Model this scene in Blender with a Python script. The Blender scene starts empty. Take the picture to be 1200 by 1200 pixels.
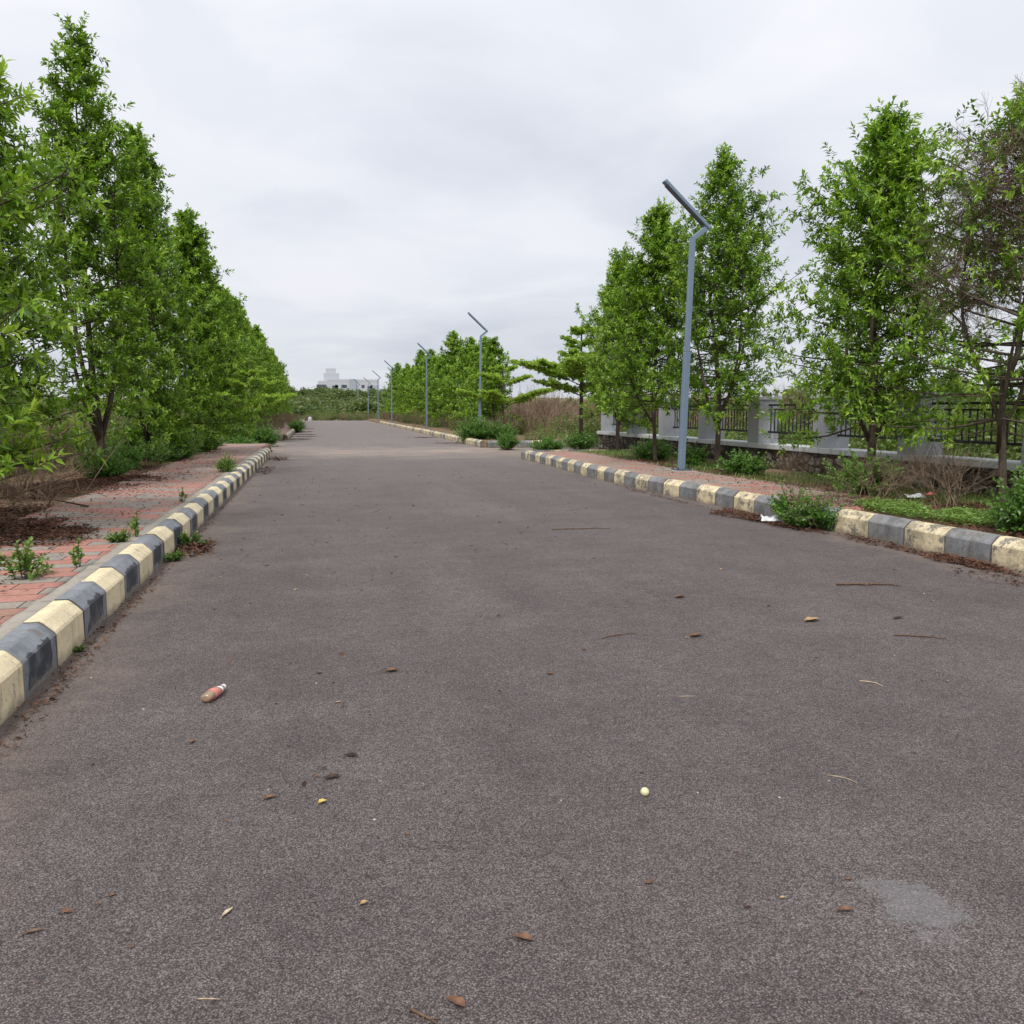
import bpy, bmesh, math, random
import numpy as np
from mathutils import Vector, Matrix
R_=math.radians
rng=np.random.default_rng(7); random.seed(7)
sc=bpy.context.scene; COL=sc.collection

# ------------------------------------------------------------------ helpers
def nrm(v): return v/np.maximum(np.linalg.norm(v,axis=-1,keepdims=True),1e-9)
def link(name,me,mat=None,parent=None,loc=(0,0,0),rot=(0,0,0),scale=(1,1,1)):
    o=bpy.data.objects.new(name,me); COL.objects.link(o)
    if mat is not None and me is not None and len(me.materials)==0: me.materials.append(mat)
    if parent: o.parent=parent
    o.location=loc; o.rotation_euler=rot; o.scale=scale
    return o
def empty(name,loc=(0,0,0),rz=0,scale=(1,1,1)):
    return link(name,None,loc=loc,rot=(0,0,rz),scale=scale)
def tag(o,label=None,cat=None,group=None,kind=None):
    if label: o['label']=label
    if cat: o['category']=cat
    if group: o['group']=group
    if kind: o['kind']=kind
    return o
def npmesh(name,V,F,tint=None,smooth=False):
    """V (n,3), F (m,k) equal sized faces"""
    me=bpy.data.meshes.new(name); V=np.asarray(V,np.float32); F=np.asarray(F,np.int32)
    m,k=F.shape
    me.vertices.add(len(V)); me.vertices.foreach_set('co',V.ravel())
    me.loops.add(m*k); me.loops.foreach_set('vertex_index',F.ravel())
    me.polygons.add(m); me.polygons.foreach_set('loop_start',np.arange(0,m*k,k,dtype=np.int32))
    me.polygons.foreach_set('use_smooth',np.full(m,smooth,bool))
    me.update(calc_edges=True)
    if tint is not None:
        a=me.attributes.new('tint','FLOAT','FACE'); a.data.foreach_set('value',np.asarray(tint,np.float32))
    return me
class MB:
    def __init__(s): s.v=[];s.f=[];s.sm=[]
    def add(s,vs,fs,smooth=False):
        b=len(s.v); s.v+= [tuple(p) for p in vs]; s.f+=[tuple(i+b for i in f) for f in fs]; s.sm+=[smooth]*len(fs); return s
    def box(s,c,d,rz=0,taper=1.0):
        x,y,z=[k/2 for k in d]; t=taper
        P=[(-x,-y,-z),(x,-y,-z),(x,y,-z),(-x,y,-z),(-x*t,-y*t,z),(x*t,-y*t,z),(x*t,y*t,z),(-x*t,y*t,z)]
        cr,sr=math.cos(rz),math.sin(rz)
        P=[(c[0]+p[0]*cr-p[1]*sr,c[1]+p[0]*sr+p[1]*cr,c[2]+p[2]) for p in P]
        return s.add(P,[(0,3,2,1),(4,5,6,7),(0,1,5,4),(1,2,6,5),(2,3,7,6),(3,0,4,7)])
    def prism(s,path_a,path_b,w,h,up=(0,0,1)):
        """box along a->b with width w (sideways) and height h"""
        a=Vector(path_a);b=Vector(path_b);d=(b-a).normalized();u=Vector(up)
        sd=d.cross(u).normalized();u2=sd.cross(d).normalized()
        P=[]
        for q in (a,b):
            for i,j in ((-1,-1),(1,-1),(1,1),(-1,1)): P.append(q+sd*(i*w/2)+u2*(j*h/2))
        return s.add(P,[(0,3,2,1),(4,5,6,7),(0,1,5,4),(1,2,6,5),(2,3,7,6),(3,0,4,7)])
    def tube(s,pts,rad,n=8,smooth=True,cap=True):
        pts=[Vector(p) for p in pts]; rings=[]
        b=len(s.v); prev=None
        for i,p in enumerate(pts):
            d=(pts[min(i+1,len(pts)-1)]-pts[max(i-1,0)]).normalized()
            ref=Vector((1,0,0)) if abs(d.x)<.9 else Vector((0,1,0))
            a=d.cross(ref).normalized() if prev is None else (prev-d*prev.dot(d)).normalized()
            prev=a; c=d.cross(a)
            for k in range(n):
                t=2*math.pi*k/n; r=rad[i]
                s.v.append(tuple(p+a*(r*math.cos(t))+c*(r*math.sin(t))))
        for i in range(len(pts)-1):
            for k in range(n):
                s.f.append((b+i*n+k,b+i*n+(k+1)%n,b+(i+1)*n+(k+1)%n,b+(i+1)*n+k)); s.sm.append(smooth)
        if cap:
            s.f.append(tuple(b+k for k in range(n))[::-1]); s.sm.append(False)
            s.f.append(tuple(b+(len(pts)-1)*n+k for k in range(n))); s.sm.append(False)
        return s
    def mesh(s,name,bevel=0,seg=2):
        me=bpy.data.meshes.new(name); me.from_pydata(s.v,[],s.f); me.update()
        me.polygons.foreach_set('use_smooth',s.sm)
        if bevel>0:
            bm=bmesh.new(); bm.from_mesh(me)
            es=[e for e in bm.edges if len(e.link_faces)==2 and e.calc_face_angle(0)>.5]
            bmesh.ops.bevel(bm,geom=es,offset=bevel,segments=seg,affect='EDGES',profile=.5)
            bm.to_mesh(me); bm.free()
        return me
    def build(s,name,mat,parent=None,bevel=0,**k): return link(name,s.mesh(name,bevel),mat,parent,**k)
def segs(P0,P1,r0,r1,n=3):
    """batch of n sided prisms"""
    P0=np.asarray(P0,float);P1=np.asarray(P1,float);m=len(P0)
    r0=np.broadcast_to(np.asarray(r0,float),(m,));r1=np.broadcast_to(np.asarray(r1,float),(m,))
    d=nrm(P1-P0); ref=np.where(np.abs(d[:,2:3])<.9,np.array([[0,0,1.]]),np.array([[1.,0,0]]))
    a=nrm(np.cross(d,ref)); b=np.cross(d,a)
    V=[]
    for P,r in ((P0,r0),(P1,r1)):
        for k in range(n):
            t=2*math.pi*k/n; V.append(P+(a*math.cos(t)+b*math.sin(t))*r[:,None])
    V=np.stack(V,1).reshape(-1,3)
    F=np.array([[k,(k+1)%n,n+(k+1)%n,n+k] for k in range(n)])
    F=(F[None]+(np.arange(m)*2*n)[:,None,None]).reshape(-1,4)
    return V,F
def leaves(B,D,N,L,W,lod=1,droop=.12,tint=None):
    """B base, D direction, N normal; L,W arrays -> verts, tris, tint per face"""
    m=len(B); S=nrm(np.cross(D,N)); N=nrm(np.cross(S,D)); L=L[:,None]; W=W[:,None]
    tip=B+D*L-np.array([0,0,1.])*L*droop
    l=B+D*L*.42-S*W+N*W*.35; r=B+D*L*.42+S*W+N*W*.35
    if lod==1:
        mid=B+D*L*.5-N*W*.1
        V=np.stack([B,l,r,mid,tip],1).reshape(-1,3); F=np.array([[0,3,1],[0,2,3],[1,3,4],[3,2,4]]); k=5
    else:
        V=np.stack([B,l,r,tip],1).reshape(-1,3); F=np.array([[0,3,1],[0,2,3]]); k=4
    FF=(F[None]+(np.arange(m)*k)[:,None,None]).reshape(-1,3)
    T=np.repeat(tint if tint is not None else rng.random(m),len(F))
    return V,FF,T
def twig_leaves(P0,P1,k,L,W,lod=1,spread=(82,42),up=.22,tb=0.0,tj=.5,start=.2):
    """k leaves along each twig"""
    m=len(P0); d=nrm(P1-P0)
    ref=np.where(np.abs(d[:,2:3])<.9,np.array([[0,0,1.]]),np.array([[1.,0,0]]))
    a=nrm(np.cross(d,ref)); b=np.cross(d,a)
    t=np.linspace(start,1,k)[None,:]+rng.uniform(-.04,.04,(m,k)); az=np.arange(k)[None,:]*2.4+rng.uniform(0,6.28,(m,1))+rng.normal(0,.3,(m,k))
    B=P0[:,None]+(P1-P0)[:,None]*t[...,None]
    perp=a[:,None]*np.cos(az)[...,None]+b[:,None]*np.sin(az)[...,None]
    an=np.radians(spread[0]+(spread[1]-spread[0])*t+rng.normal(0,9,(m,k)))
    D=nrm(d[:,None]*np.cos(an)[...,None]+perp*np.sin(an)[...,None]+np.array([0,0,up])*.5+rng.normal(0,.24,(m,k,3)))
    N=nrm(np.array([0,0,1.])+d[:,None]*.35+rng.normal(0,.5,(m,k,3)))
    LL=L*rng.uniform(.6,1.15,(m,k))*(1-.25*t); WW=W*rng.uniform(.8,1.2,(m,k))
    clump=rng.normal(0,.13,(m,1))
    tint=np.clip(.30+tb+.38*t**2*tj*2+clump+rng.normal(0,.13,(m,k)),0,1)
    f=lambda q:q.reshape(-1,3)
    return leaves(f(B),f(D),f(N),LL.ravel(),WW.ravel(),lod,tint=tint.ravel())
def cat(parts):
    V=[];F=[];T=[];o=0
    for p in parts:
        V.append(p[0]);F.append(p[1]+o);o+=len(p[0])
        if len(p)>2:T.append(p[2])
    return np.concatenate(V),np.concatenate(F),(np.concatenate(T) if T else None)

# ------------------------------------------------------------------ materials
class NT:
    def __init__(s,name):
        s.m=bpy.data.materials.new(name); s.m.use_nodes=True; s.t=s.m.node_tree; s.t.nodes.clear()
        s.out=s.n('ShaderNodeOutputMaterial'); s.tc=s.n('ShaderNodeTexCoord')
    def n(s,t,**k):
        x=s.t.nodes.new(t)
        for a,b in k.items(): setattr(x,a,b)
        return x
    def l(s,a,b): s.t.links.new(a,b)
    def set(s,inp,v):
        if hasattr(v,'links') or isinstance(v,bpy.types.NodeSocket): s.l(v,inp)
        else: inp.default_value=v
    def noise(s,scale,detail=4,rough=.5,vec=None,dist=0):
        x=s.n('ShaderNodeTexNoise'); x.inputs['Scale'].default_value=scale;x.inputs['Detail'].default_value=detail
        x.inputs['Roughness'].default_value=rough;x.inputs['Distortion'].default_value=dist
        s.l(vec if vec is not None else s.tc.outputs['Object'],x.inputs['Vector']); return x.outputs['Fac']
    def vor(s,scale,feature='F1',out='Distance',vec=None,rand=1):
        x=s.n('ShaderNodeTexVoronoi',feature=feature); x.inputs['Scale'].default_value=scale; x.inputs['Randomness'].default_value=rand
        s.l(vec if vec is not None else s.tc.outputs['Object'],x.inputs['Vector']); return x.outputs[out]
    def map(s,scale=(1,1,1),loc=(0,0,0),rot=(0,0,0),vec=None):
        x=s.n('ShaderNodeMapping'); x.inputs['Scale'].default_value=scale;x.inputs['Location'].default_value=loc;x.inputs['Rotation'].default_value=rot
        s.l(vec if vec is not None else s.tc.outputs['Object'],x.inputs['Vector']); return x.outputs[0]
    def ramp(s,fac,stops,interp='LINEAR'):
        x=s.n('ShaderNodeValToRGB'); e=x.color_ramp.elements; x.color_ramp.interpolation=interp
        while len(e)<len(stops): e.new(.5)
        for i,(p,c) in enumerate(stops):
            e[i].position=p; e[i].color=(c,c,c,1) if not hasattr(c,'__len__') else (*c,1)
        s.l(fac,x.inputs[0]); return x.outputs[0]
    def mix(s,f,a,b,mode='MIX'):
        x=s.n('ShaderNodeMix',data_type='RGBA',blend_type=mode)
        s.set(x.inputs[0],f)
        for i,v in ((6,a),(7,b)):
            if isinstance(v,bpy.types.NodeSocket): s.l(v,x.inputs[i])
            else: x.inputs[i].default_value=(*v,1) if hasattr(v,'__len__') else (v,v,v,1)
        return x.outputs[2]
    def math(s,op,a,b=0.,c=None):
        x=s.n('ShaderNodeMath',operation=op); s.set(x.inputs[0],a); s.set(x.inputs[1],b)
        if c is not None: s.set(x.inputs[2],c)
        return x.outputs[0]
    def xyz(s,vec=None):
        x=s.n('ShaderNodeSeparateXYZ'); s.l(vec if vec is not None else s.tc.outputs['Object'],x.inputs[0]); return x.outputs
    def bump(s,h,strength=.5,dist=.01):
        x=s.n('ShaderNodeBump'); x.inputs['Strength'].default_value=strength;x.inputs['Distance'].default_value=dist; s.l(h,x.inputs['Height']); return x.outputs[0]
    def bsdf(s,col,rough=.8,bump=None,metal=0,spec=.5,trans=None,tcol=None,**k):
        x=s.n('ShaderNodeBsdfPrincipled')
        if isinstance(col,bpy.types.NodeSocket): s.l(col,x.inputs['Base Color'])
        else: x.inputs['Base Color'].default_value=(*col,1)
        s.set(x.inputs['Roughness'],rough); x.inputs['Metallic'].default_value=metal; x.inputs['Specular IOR Level'].default_value=spec
        for a,b in k.items(): x.inputs[a.replace('_',' ')].default_value=b
        if bump is not None: s.l(bump,x.inputs['Normal'])
        o=x.outputs[0]
        if trans:
            t=s.n('ShaderNodeBsdfTranslucent'); s.l(tcol,t.inputs[0]); m=s.n('ShaderNodeMixShader'); m.inputs[0].default_value=trans
            s.l(o,m.inputs[1]); s.l(t.outputs[0],m.inputs[2]); o=m.outputs[0]
        s.l(o,s.out.inputs[0]); return s.m

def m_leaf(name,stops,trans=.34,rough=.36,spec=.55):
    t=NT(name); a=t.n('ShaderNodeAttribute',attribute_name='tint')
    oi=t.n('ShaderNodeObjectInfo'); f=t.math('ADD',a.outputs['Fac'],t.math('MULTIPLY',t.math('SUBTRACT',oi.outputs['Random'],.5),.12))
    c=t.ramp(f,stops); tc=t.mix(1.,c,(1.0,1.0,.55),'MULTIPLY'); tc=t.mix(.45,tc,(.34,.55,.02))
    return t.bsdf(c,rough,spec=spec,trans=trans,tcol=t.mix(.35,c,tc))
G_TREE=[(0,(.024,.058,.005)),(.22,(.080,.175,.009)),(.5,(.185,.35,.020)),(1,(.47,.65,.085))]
M={}
M['leaf']=m_leaf('tree_leaf',G_TREE)
M['leaf_pale']=m_leaf('terminalia_leaf',[(0,(.20,.32,.04)),(.5,(.38,.56,.07)),(1,(.60,.74,.18))],trans=.5)
M['leaf_bg']=m_leaf('pale_tree_leaf',[(0,(.12,.19,.05)),(.5,(.23,.34,.08)),(1,(.38,.48,.17))])
M['leaf_bush']=m_leaf('bush_leaf',[(0,(.04,.10,.014)),(.5,(.09,.22,.028)),(1,(.19,.36,.06))])
M['leaf_weed']=m_leaf('weed_leaf',[(0,(.06,.12,.02)),(.5,(.13,.25,.04)),(1,(.26,.38,.09))])
M['leaf_scrub']=m_leaf('scrub_leaf',[(0,(.055,.09,.02)),(.5,(.12,.18,.035)),(1,(.24,.28,.07))])
M['leaf_far']=m_leaf('wood_leaf',[(0,(.05,.09,.028)),(.5,(.11,.165,.05)),(1,(.20,.23,.09))])
def m_bark():
    t=NT('bark'); v=t.map((1,1,.25)); n=t.noise(28,6,.65,v); n2=t.noise(3,3)
    c=t.mix(n2,t.ramp(n,[(.3,(.030,.022,.017)),(.7,(.11,.082,.062))]),t.ramp(n,[(.3,(.05,.04,.032)),(.7,(.17,.135,.105))]))
    return t.bsdf(c,.9,t.bump(n,.7,.01),spec=.2)
M['bark']=m_bark()
def m_dry(name,a,b):
    t=NT(name); n=t.noise(3,4); g=t.n('ShaderNodeAttribute',attribute_name='tint'); 
    return t.bsdf(t.ramp(t.math('ADD',t.math('MULTIPLY',n,.6),t.math('MULTIPLY',g.outputs['Fac'],.4)),[(.25,a),(.7,b)]),.9,spec=.15)
M['dry']=m_dry('dry_twig',(.09,.062,.042),(.29,.21,.15))
M['dead']=m_dry('dead_vine',(.07,.05,.04),(.24,.175,.135))
M['litter']=m_dry('litter_leaf',(.028,.014,.010),(.17,.085,.055))
def m_dleaf(name,a,b):
    t=NT(name); n=t.noise(60,4); return t.bsdf(t.ramp(n,[(.3,a),(.7,b)]),.7,spec=.3)
M['leaf_brown']=m_dleaf('dry_leaf_brown',(.085,.040,.024),(.21,.11,.062))
M['leaf_dark']=m_dleaf('dry_leaf_dark',(.018,.011,.009),(.075,.04,.03))
M['leaf_tan']=m_dleaf('dry_leaf_tan',(.26,.15,.07),(.50,.34,.19))
M['leaf_yellow']=m_dleaf('dry_leaf_yellow',(.42,.30,.06),(.60,.47,.13))
M['straw']=m_dleaf('straw',(.36,.27,.17),(.62,.50,.36))
M['stick']=m_dleaf('stick_bark',(.06,.035,.022),(.20,.12,.075))
def m_asphalt():
    t=NT('asphalt'); P=t.tc.outputs['Object']; x,y,z=t.xyz()
    g1=t.vor(185,'F1','Color'); sep=t.n('ShaderNodeSeparateColor'); t.l(g1,sep.inputs[0]); gr=sep.outputs[0]
    d1=t.vor(185); n1=t.noise(60,5,.7); big=t.noise(.45,5,.6); mid=t.noise(2.2,5,.62); fine=t.noise(260,2,.6)
    c=t.ramp(gr,[(0,(.032,.028,.028)),(.25,(.10,.088,.087)),(.7,(.225,.197,.193)),(.92,(.33,.295,.29)),(1,(.48,.43,.42))])
    c=t.mix(.55,c,t.ramp(n1,[(.3,(.075,.064,.063)),(.7,(.27,.24,.235))]))
    c=t.mix(t.ramp(d1,[(.0,0.),(.32,0.),(.7,.8)]),c,(.035,.030,.029))
    c=t.mix(1.,c,t.ramp(big,[(.3,.93),(.7,1.08)]),'MULTIPLY'); c=t.mix(1.,c,t.ramp(mid,[(.3,.86),(.72,1.12)]),'MULTIPLY')
    # worn tracks polished paler along the road
    tr=t.noise(.9,4,.6,t.map((1,.12,1))); c=t.mix(1.,c,t.ramp(tr,[(.35,.93),(.68,1.14)]),'MULTIPLY')
    st=t.noise(1.,6,.62,t.map((.22,1.1,1))); c=t.mix(1.,c,t.ramp(st,[(.32,.93),(.5,1.),(.70,1.09)]),'MULTIPLY')
    rt=t.noise(.75,7,.68,t.map((1.,.45,1),(4.1,1.7,0))); c=t.mix(1.,c,t.ramp(rt,[(.36,.93),(.5,1.0),(.64,1.04)]),'MULTIPLY')
    pk=t.noise(55,3,.8); c=t.mix(t.ramp(pk,[(.28,.75),(.40,0.)]),c,(.03,.026,.025))
    c=t.mix(1.,c,(1.05,1.0,1.003),'MULTIPLY')
    ms=t.noise(13,5,.75); c=t.mix(1.,c,t.ramp(ms,[(.30,.80),(.5,1.),(.70,1.18)]),'MULTIPLY')
    # pale cement spill
    v=t.map((1,1,0),(-1.72,-2.12,0)); vd=t.n('ShaderNodeVectorMath',operation='LENGTH'); t.l(v,vd.inputs[0])
    sp=t.math('ADD',vd.outputs['Value'],t.math('MULTIPLY',t.math('SUBTRACT',t.noise(9,8,.75),.5),.75))
    c=t.mix(t.ramp(sp,[(.10,.42),(.16,0.)]),c,(.25,.245,.25))
    # sandy silt : along both kerbs and the band across the junction
    e1=t.math('ABSOLUTE',t.math('SUBTRACT',x,2.35)); ed=t.math('ADD',e1,t.math('MULTIPLY',t.math('SUBTRACT',t.noise(1.1,6,.65),.5),1.5))
    e=t.ramp(t.math('MULTIPLY',ed,.2),[(.66,0.),(.82,.6)])
    b1=t.math('ABSOLUTE',t.math('SUBTRACT',y,31.)); bd=t.math('ADD',b1,t.math('MULTIPLY',t.math('SUBTRACT',t.noise(.55,6,.7,t.map((.5,1.2,1))),.5),15.))
    b=t.ramp(t.math('MULTIPLY',bd,.1),[(.0,.95),(.50,0.)])
    sand=t.mix(t.noise(6,5,.6),(.17,.12,.08),(.38,.29,.215))
    c=t.mix(t.math('MULTIPLY',b,t.ramp(t.noise(2.2,7,.75,t.map((.35,1.6,1))),[(.38,.1),(.6,.95)])),c,(.46,.36,.275))
    c=t.mix(t.math('MAXIMUM',t.math('MULTIPLY',e,t.ramp(t.noise(14,5,.7),[(.35,.4),(.6,1.)])),0.),c,sand)
    # carriageway colour blends paler further along the road
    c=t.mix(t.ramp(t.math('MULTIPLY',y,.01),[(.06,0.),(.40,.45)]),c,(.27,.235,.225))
    # hairline cracks
    cv=t.map((1,1,0),(0,0,0),(0,0,.5)); w=t.n('ShaderNodeVectorMath',operation='ADD'); t.l(cv,w.inputs[0])
    nn=t.n('ShaderNodeTexNoise'); nn.inputs['Scale'].default_value=3; nn.inputs['Detail'].default_value=6; t.l(P,nn.inputs['Vector']); t.l(nn.outputs['Color'],w.inputs[1])
    ck=t.vor(.42,'DISTANCE_TO_EDGE','Distance',w.outputs[0])
    ckm=t.math('MULTIPLY',t.ramp(ck,[(0,1.),(.0035,0.)]),t.ramp(t.noise(.5,2),[(.55,0.),(.63,.5)]))
    c=t.mix(ckm,c,(.022,.02,.02))
    h=t.math('ADD',t.math('MULTIPLY',d1,-.7),t.math('ADD',n1,t.math('MULTIPLY',fine,.4)))
    h=t.math('SUBTRACT',h,t.math('MULTIPLY',ckm,1.5))
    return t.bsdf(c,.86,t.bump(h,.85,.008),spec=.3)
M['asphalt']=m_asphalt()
def m_dirt(name,a,b,c3=(.10,.13,.04),green=.0):
    t=NT(name); n=t.noise(1.3,8,.65); f=t.noise(22,6,.7); s=t.vor(60,'F1','Distance')
    c=t.mix(t.ramp(n,[(.35,0.),(.65,1.)]),a,b); c=t.mix(1.,c,t.ramp(f,[(.25,.6),(.7,1.25)]),'MULTIPLY')
    if green: c=t.mix(t.ramp(t.noise(.4,6,.7),[(.45,0.),(.6,green)]),c,c3)
    return t.bsdf(c,.95,t.bump(t.math('ADD',f,t.math('MULTIPLY',s,.4)),.9,.03),spec=.15)
M['dirt']=m_dirt('dirt',(.16,.10,.065),(.30,.205,.14),green=.35)
M['field']=m_dirt('field_soil',(.17,.12,.075),(.27,.20,.13),(.11,.14,.045),.7)
def m_paver():
    t=NT('paver'); P=t.tc.outputs['Object']
    w=t.n('ShaderNodeVectorMath',operation='ADD'); nz=t.n('ShaderNodeTexNoise'); nz.inputs['Scale'].default_value=1.2; t.l(P,nz.inputs['Vector'])
    sc_=t.n('ShaderNodeVectorMath',operation='SCALE'); t.l(nz.outputs['Color'],sc_.inputs[0]); sc_.inputs['Scale'].default_value=.05
    t.l(P,w.inputs[0]); t.l(sc_.outputs[0],w.inputs[1]); W=w.outputs[0]
    def brick(wd,hh,mo):
        b=t.n('ShaderNodeTexBrick'); b.inputs['Scale'].default_value=1; b.inputs['Brick Width'].default_value=wd; b.inputs['Row Height'].default_value=hh
        b.inputs['Mortar Size'].default_value=mo; b.inputs['Color1'].default_value=(0,0,0,1); b.inputs['Color2'].default_value=(1,1,1,1); b.inputs['Mortar'].default_value=(0,0,0,1)
        b.offset=.5; t.l(W,b.inputs['Vector']); return b
    A=brick(.46,.20,.0); B=brick(.46,.20,.005)
    sel=t.ramp(A.outputs['Color'],[(0,0.),(.52,1.)],'CONSTANT')
    red=t.mix(t.noise(5,5,.6),(.42,.165,.135),(.54,.285,.235)); gry=t.mix(t.noise(5,5,.6),(.23,.215,.195),(.38,.35,.315))
    c=t.mix(sel,red,gry); sp=t.n('ShaderNodeSeparateColor'); t.l(B.outputs['Color'],sp.inputs[0])
    c=t.mix(1.,c,t.ramp(sp.outputs[0],[(0,.82),(1,1.15)]),'MULTIPLY')
    y=t.xyz()[1]
    c=t.mix(t.ramp(t.math('MULTIPLY',y,.05),[(.3,.0),(1.,.42)]),c,(.33,.20,.165))
    c=t.mix(t.ramp(t.noise(1.1,8,.7),[(.42,0.),(.7,.75)]),c,(.28,.20,.145))
    c=t.mix(B.outputs['Fac'],c,(.045,.037,.03))
    c=t.mix(1.,c,t.ramp(t.noise(40,4,.7),[(.25,.75),(.7,1.15)]),'MULTIPLY')
    h=t.math('ADD',t.math('MULTIPLY',B.outputs['Fac'],-1.),t.math('MULTIPLY',t.noise(80,4),.3))
    return t.bsdf(c,.88,t.bump(h,.8,.008),spec=.25)
M['paver']=m_paver()
def m_paint(name,a,b,wear,patch=False,dirtc=(.20,.16,.12),grime=.28):
    t=NT(name); oi=t.n('ShaderNodeObjectInfo'); add=t.n('ShaderNodeVectorMath',operation='ADD'); t.l(t.tc.outputs['Object'],add.inputs[0])
    cb=t.n('ShaderNodeCombineXYZ'); r=t.math('MULTIPLY',oi.outputs['Random'],37.)
    for i in range(3): t.l(r,cb.inputs[i])
    t.l(cb.outputs[0],add.inputs[1]); V=add.outputs[0]; x,y,z=t.xyz()
    c=t.mix(t.noise(4,5,.6,V),a,b); c=t.mix(1.,c,t.ramp(t.noise(35,5,.7,V),[(.25,.84),(.7,1.1)]),'MULTIPLY')
    if patch:   # block of fresher, darker paint on the front face
        ex=t.math('SUBTRACT',1,t.math('MULTIPLY',t.math('ABSOLUTE',t.math('ADD',y,t.math('MULTIPLY',t.math('SUBTRACT',t.noise(5,3,.5,V),.5),.25))),4.6))
        ez=t.math('SUBTRACT',1,t.math('MULTIPLY',t.math('ABSOLUTE',t.math('ADD',t.math('SUBTRACT',z,.13),t.math('MULTIPLY',t.math('SUBTRACT',t.noise(7,3,.5,V),.5),.12))),11.))
        f=t.ramp(t.math('MINIMUM',ex,ez),[(.0,0.),(.07,.92)]); f=t.math('MULTIPLY',f,t.ramp(t.noise(9,4,.6,V),[(.3,.55),(.5,1.)]))
        f=t.math('MULTIPLY',f,t.ramp(x,[(.02,1.),(.035,0.)])); 
        c=t.mix(f,c,(.032,.036,.046))
    ch=t.noise(5.5,8,.72,V); c=t.mix(t.ramp(ch,[(wear,0.),(wear+.03,.9)]),c,t.mix(t.noise(30,4,.6,V),(.13,.12,.11),(.30,.28,.26)))
    gm=t.noise(3.3,8,.75,V); c=t.mix(t.ramp(gm,[(.47,0.),(.60,grime),(.8,grime*1.2)]),c,(.085,.078,.07))
    fl=t.noise(46,4,.6,V); c=t.mix(t.ramp(fl,[(.62,0.),(.70,.55)]),c,(.07,.062,.055))
    ax=t.math('ABSOLUTE',y); c=t.mix(t.ramp(t.math('ADD',ax,t.math('MULTIPLY',t.math('SUBTRACT',t.noise(12,4,.6,V),.5),.02)),[(.284,0.),(.297,.8)]),c,(.06,.052,.045))
    dz=t.math('ADD',z,t.math('MULTIPLY',t.math('SUBTRACT',t.noise(9,5,.65,V),.5),.16))
    c=t.mix(t.ramp(dz,[(.0,.75),(.075,0.)]),c,dirtc)
    streak=t.noise(16,5,.65,t.map((1,1,.16),vec=V)); c=t.mix(t.ramp(streak,[(.55,0.),(.72,.45)]),c,(.10,.085,.07))
    return t.bsdf(c,.72,t.bump(t.noise(60,5,.7,V),.45,.004),spec=.3)
M['cream']=m_paint('cream_kerb_paint',(.74,.62,.39),(.84,.73,.50),.64,grime=.16)
M['grey']=m_paint('grey_kerb_paint',(.12,.135,.16),(.34,.355,.385),.60,True)
M['cream_worn']=m_paint('cream_kerb_paint_worn',(.68,.56,.34),(.82,.71,.49),.535,grime=.55)
M['grey_worn']=m_paint('grey_kerb_paint_worn',(.11,.117,.13),(.38,.385,.39),.535,grime=.6)
def m_conc(name,a,b,st=(.08,.07,.06),amt=.5,streak=True):
    t=NT(name); c=t.mix(t.noise(2,6,.65),a,b); c=t.mix(1.,c,t.ramp(t.noise(40,5,.7),[(.25,.85),(.7,1.1)]),'MULTIPLY')
    s=t.noise(7,6,.7,t.map((1,1,.18)) if streak else None); c=t.mix(t.ramp(s,[(.52,0.),(.75,amt)]),c,st)
    return t.bsdf(c,.85,t.bump(t.noise(70,5,.7),.4,.004),spec=.3)
M['concrete']=m_conc('concrete',(.27,.24,.20),(.42,.38,.33),streak=False)
M['pillar']=m_conc('pillar_paint',(.36,.375,.40),(.46,.475,.50),(.14,.14,.145),.4)
M['coping']=m_conc('coping_paint',(.50,.51,.52),(.66,.67,.68),(.12,.11,.10),.65)
def m_stone():
    t=NT('rubble_stone'); v=t.map((1,1,1.25)); w=t.n('ShaderNodeVectorMath',operation='ADD'); nz=t.n('ShaderNodeTexNoise'); nz.inputs['Scale'].default_value=5
    t.l(v,nz.inputs['Vector']); s_=t.n('ShaderNodeVectorMath',operation='SCALE'); s_.inputs['Scale'].default_value=.14; t.l(nz.outputs['Color'],s_.inputs[0]); t.l(v,w.inputs[0]); t.l(s_.outputs[0],w.inputs[1])
    e=t.vor(5.2,'DISTANCE_TO_EDGE','Distance',w.outputs[0]); cc=t.vor(5.2,'F1','Color',w.outputs[0]); sp=t.n('ShaderNodeSeparateColor'); t.l(cc,sp.inputs[0])
    c=t.ramp(sp.outputs[0],[(0,(.13,.095,.07)),(.35,(.23,.17,.125)),(.6,(.36,.30,.25)),(1,(.48,.44,.40))])
    c=t.mix(t.ramp(t.noise(1.3,6,.7),[(.36,0.),(.56,.9)]),c,(.035,.030,.024))
    c=t.mix(1.,c,t.ramp(t.noise(25,5,.7),[(.25,.7),(.7,1.2)]),'MULTIPLY')
    c=t.mix(t.ramp(e,[(.02,1.),(.09,0.)]),c,(.055,.045,.036))
    return t.bsdf(c,.92,t.bump(t.math('ADD',t.ramp(e,[(0,0.),(.2,1.)]),t.math('MULTIPLY',t.noise(30,5),.3)),1.,.05),spec=.2)
M['stone']=m_stone()
def m_flat(name,c,rough=.5,metal=0,var=.15,spec=.5,**k):
    t=NT(name); n=t.noise(12,5,.6); cc=t.mix(n,tuple(q*(1-var) for q in c),tuple(min(1,q*(1+var)) for q in c)); return t.bsdf(cc,rough,t.bump(t.noise(90,3),.1,.002),metal,spec,**k)
M['post']=m_flat('lamp_paint',(.165,.225,.30),.45)
M['post_dark']=m_flat('lamp_paint_dark',(.075,.10,.14),.4)
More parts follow.
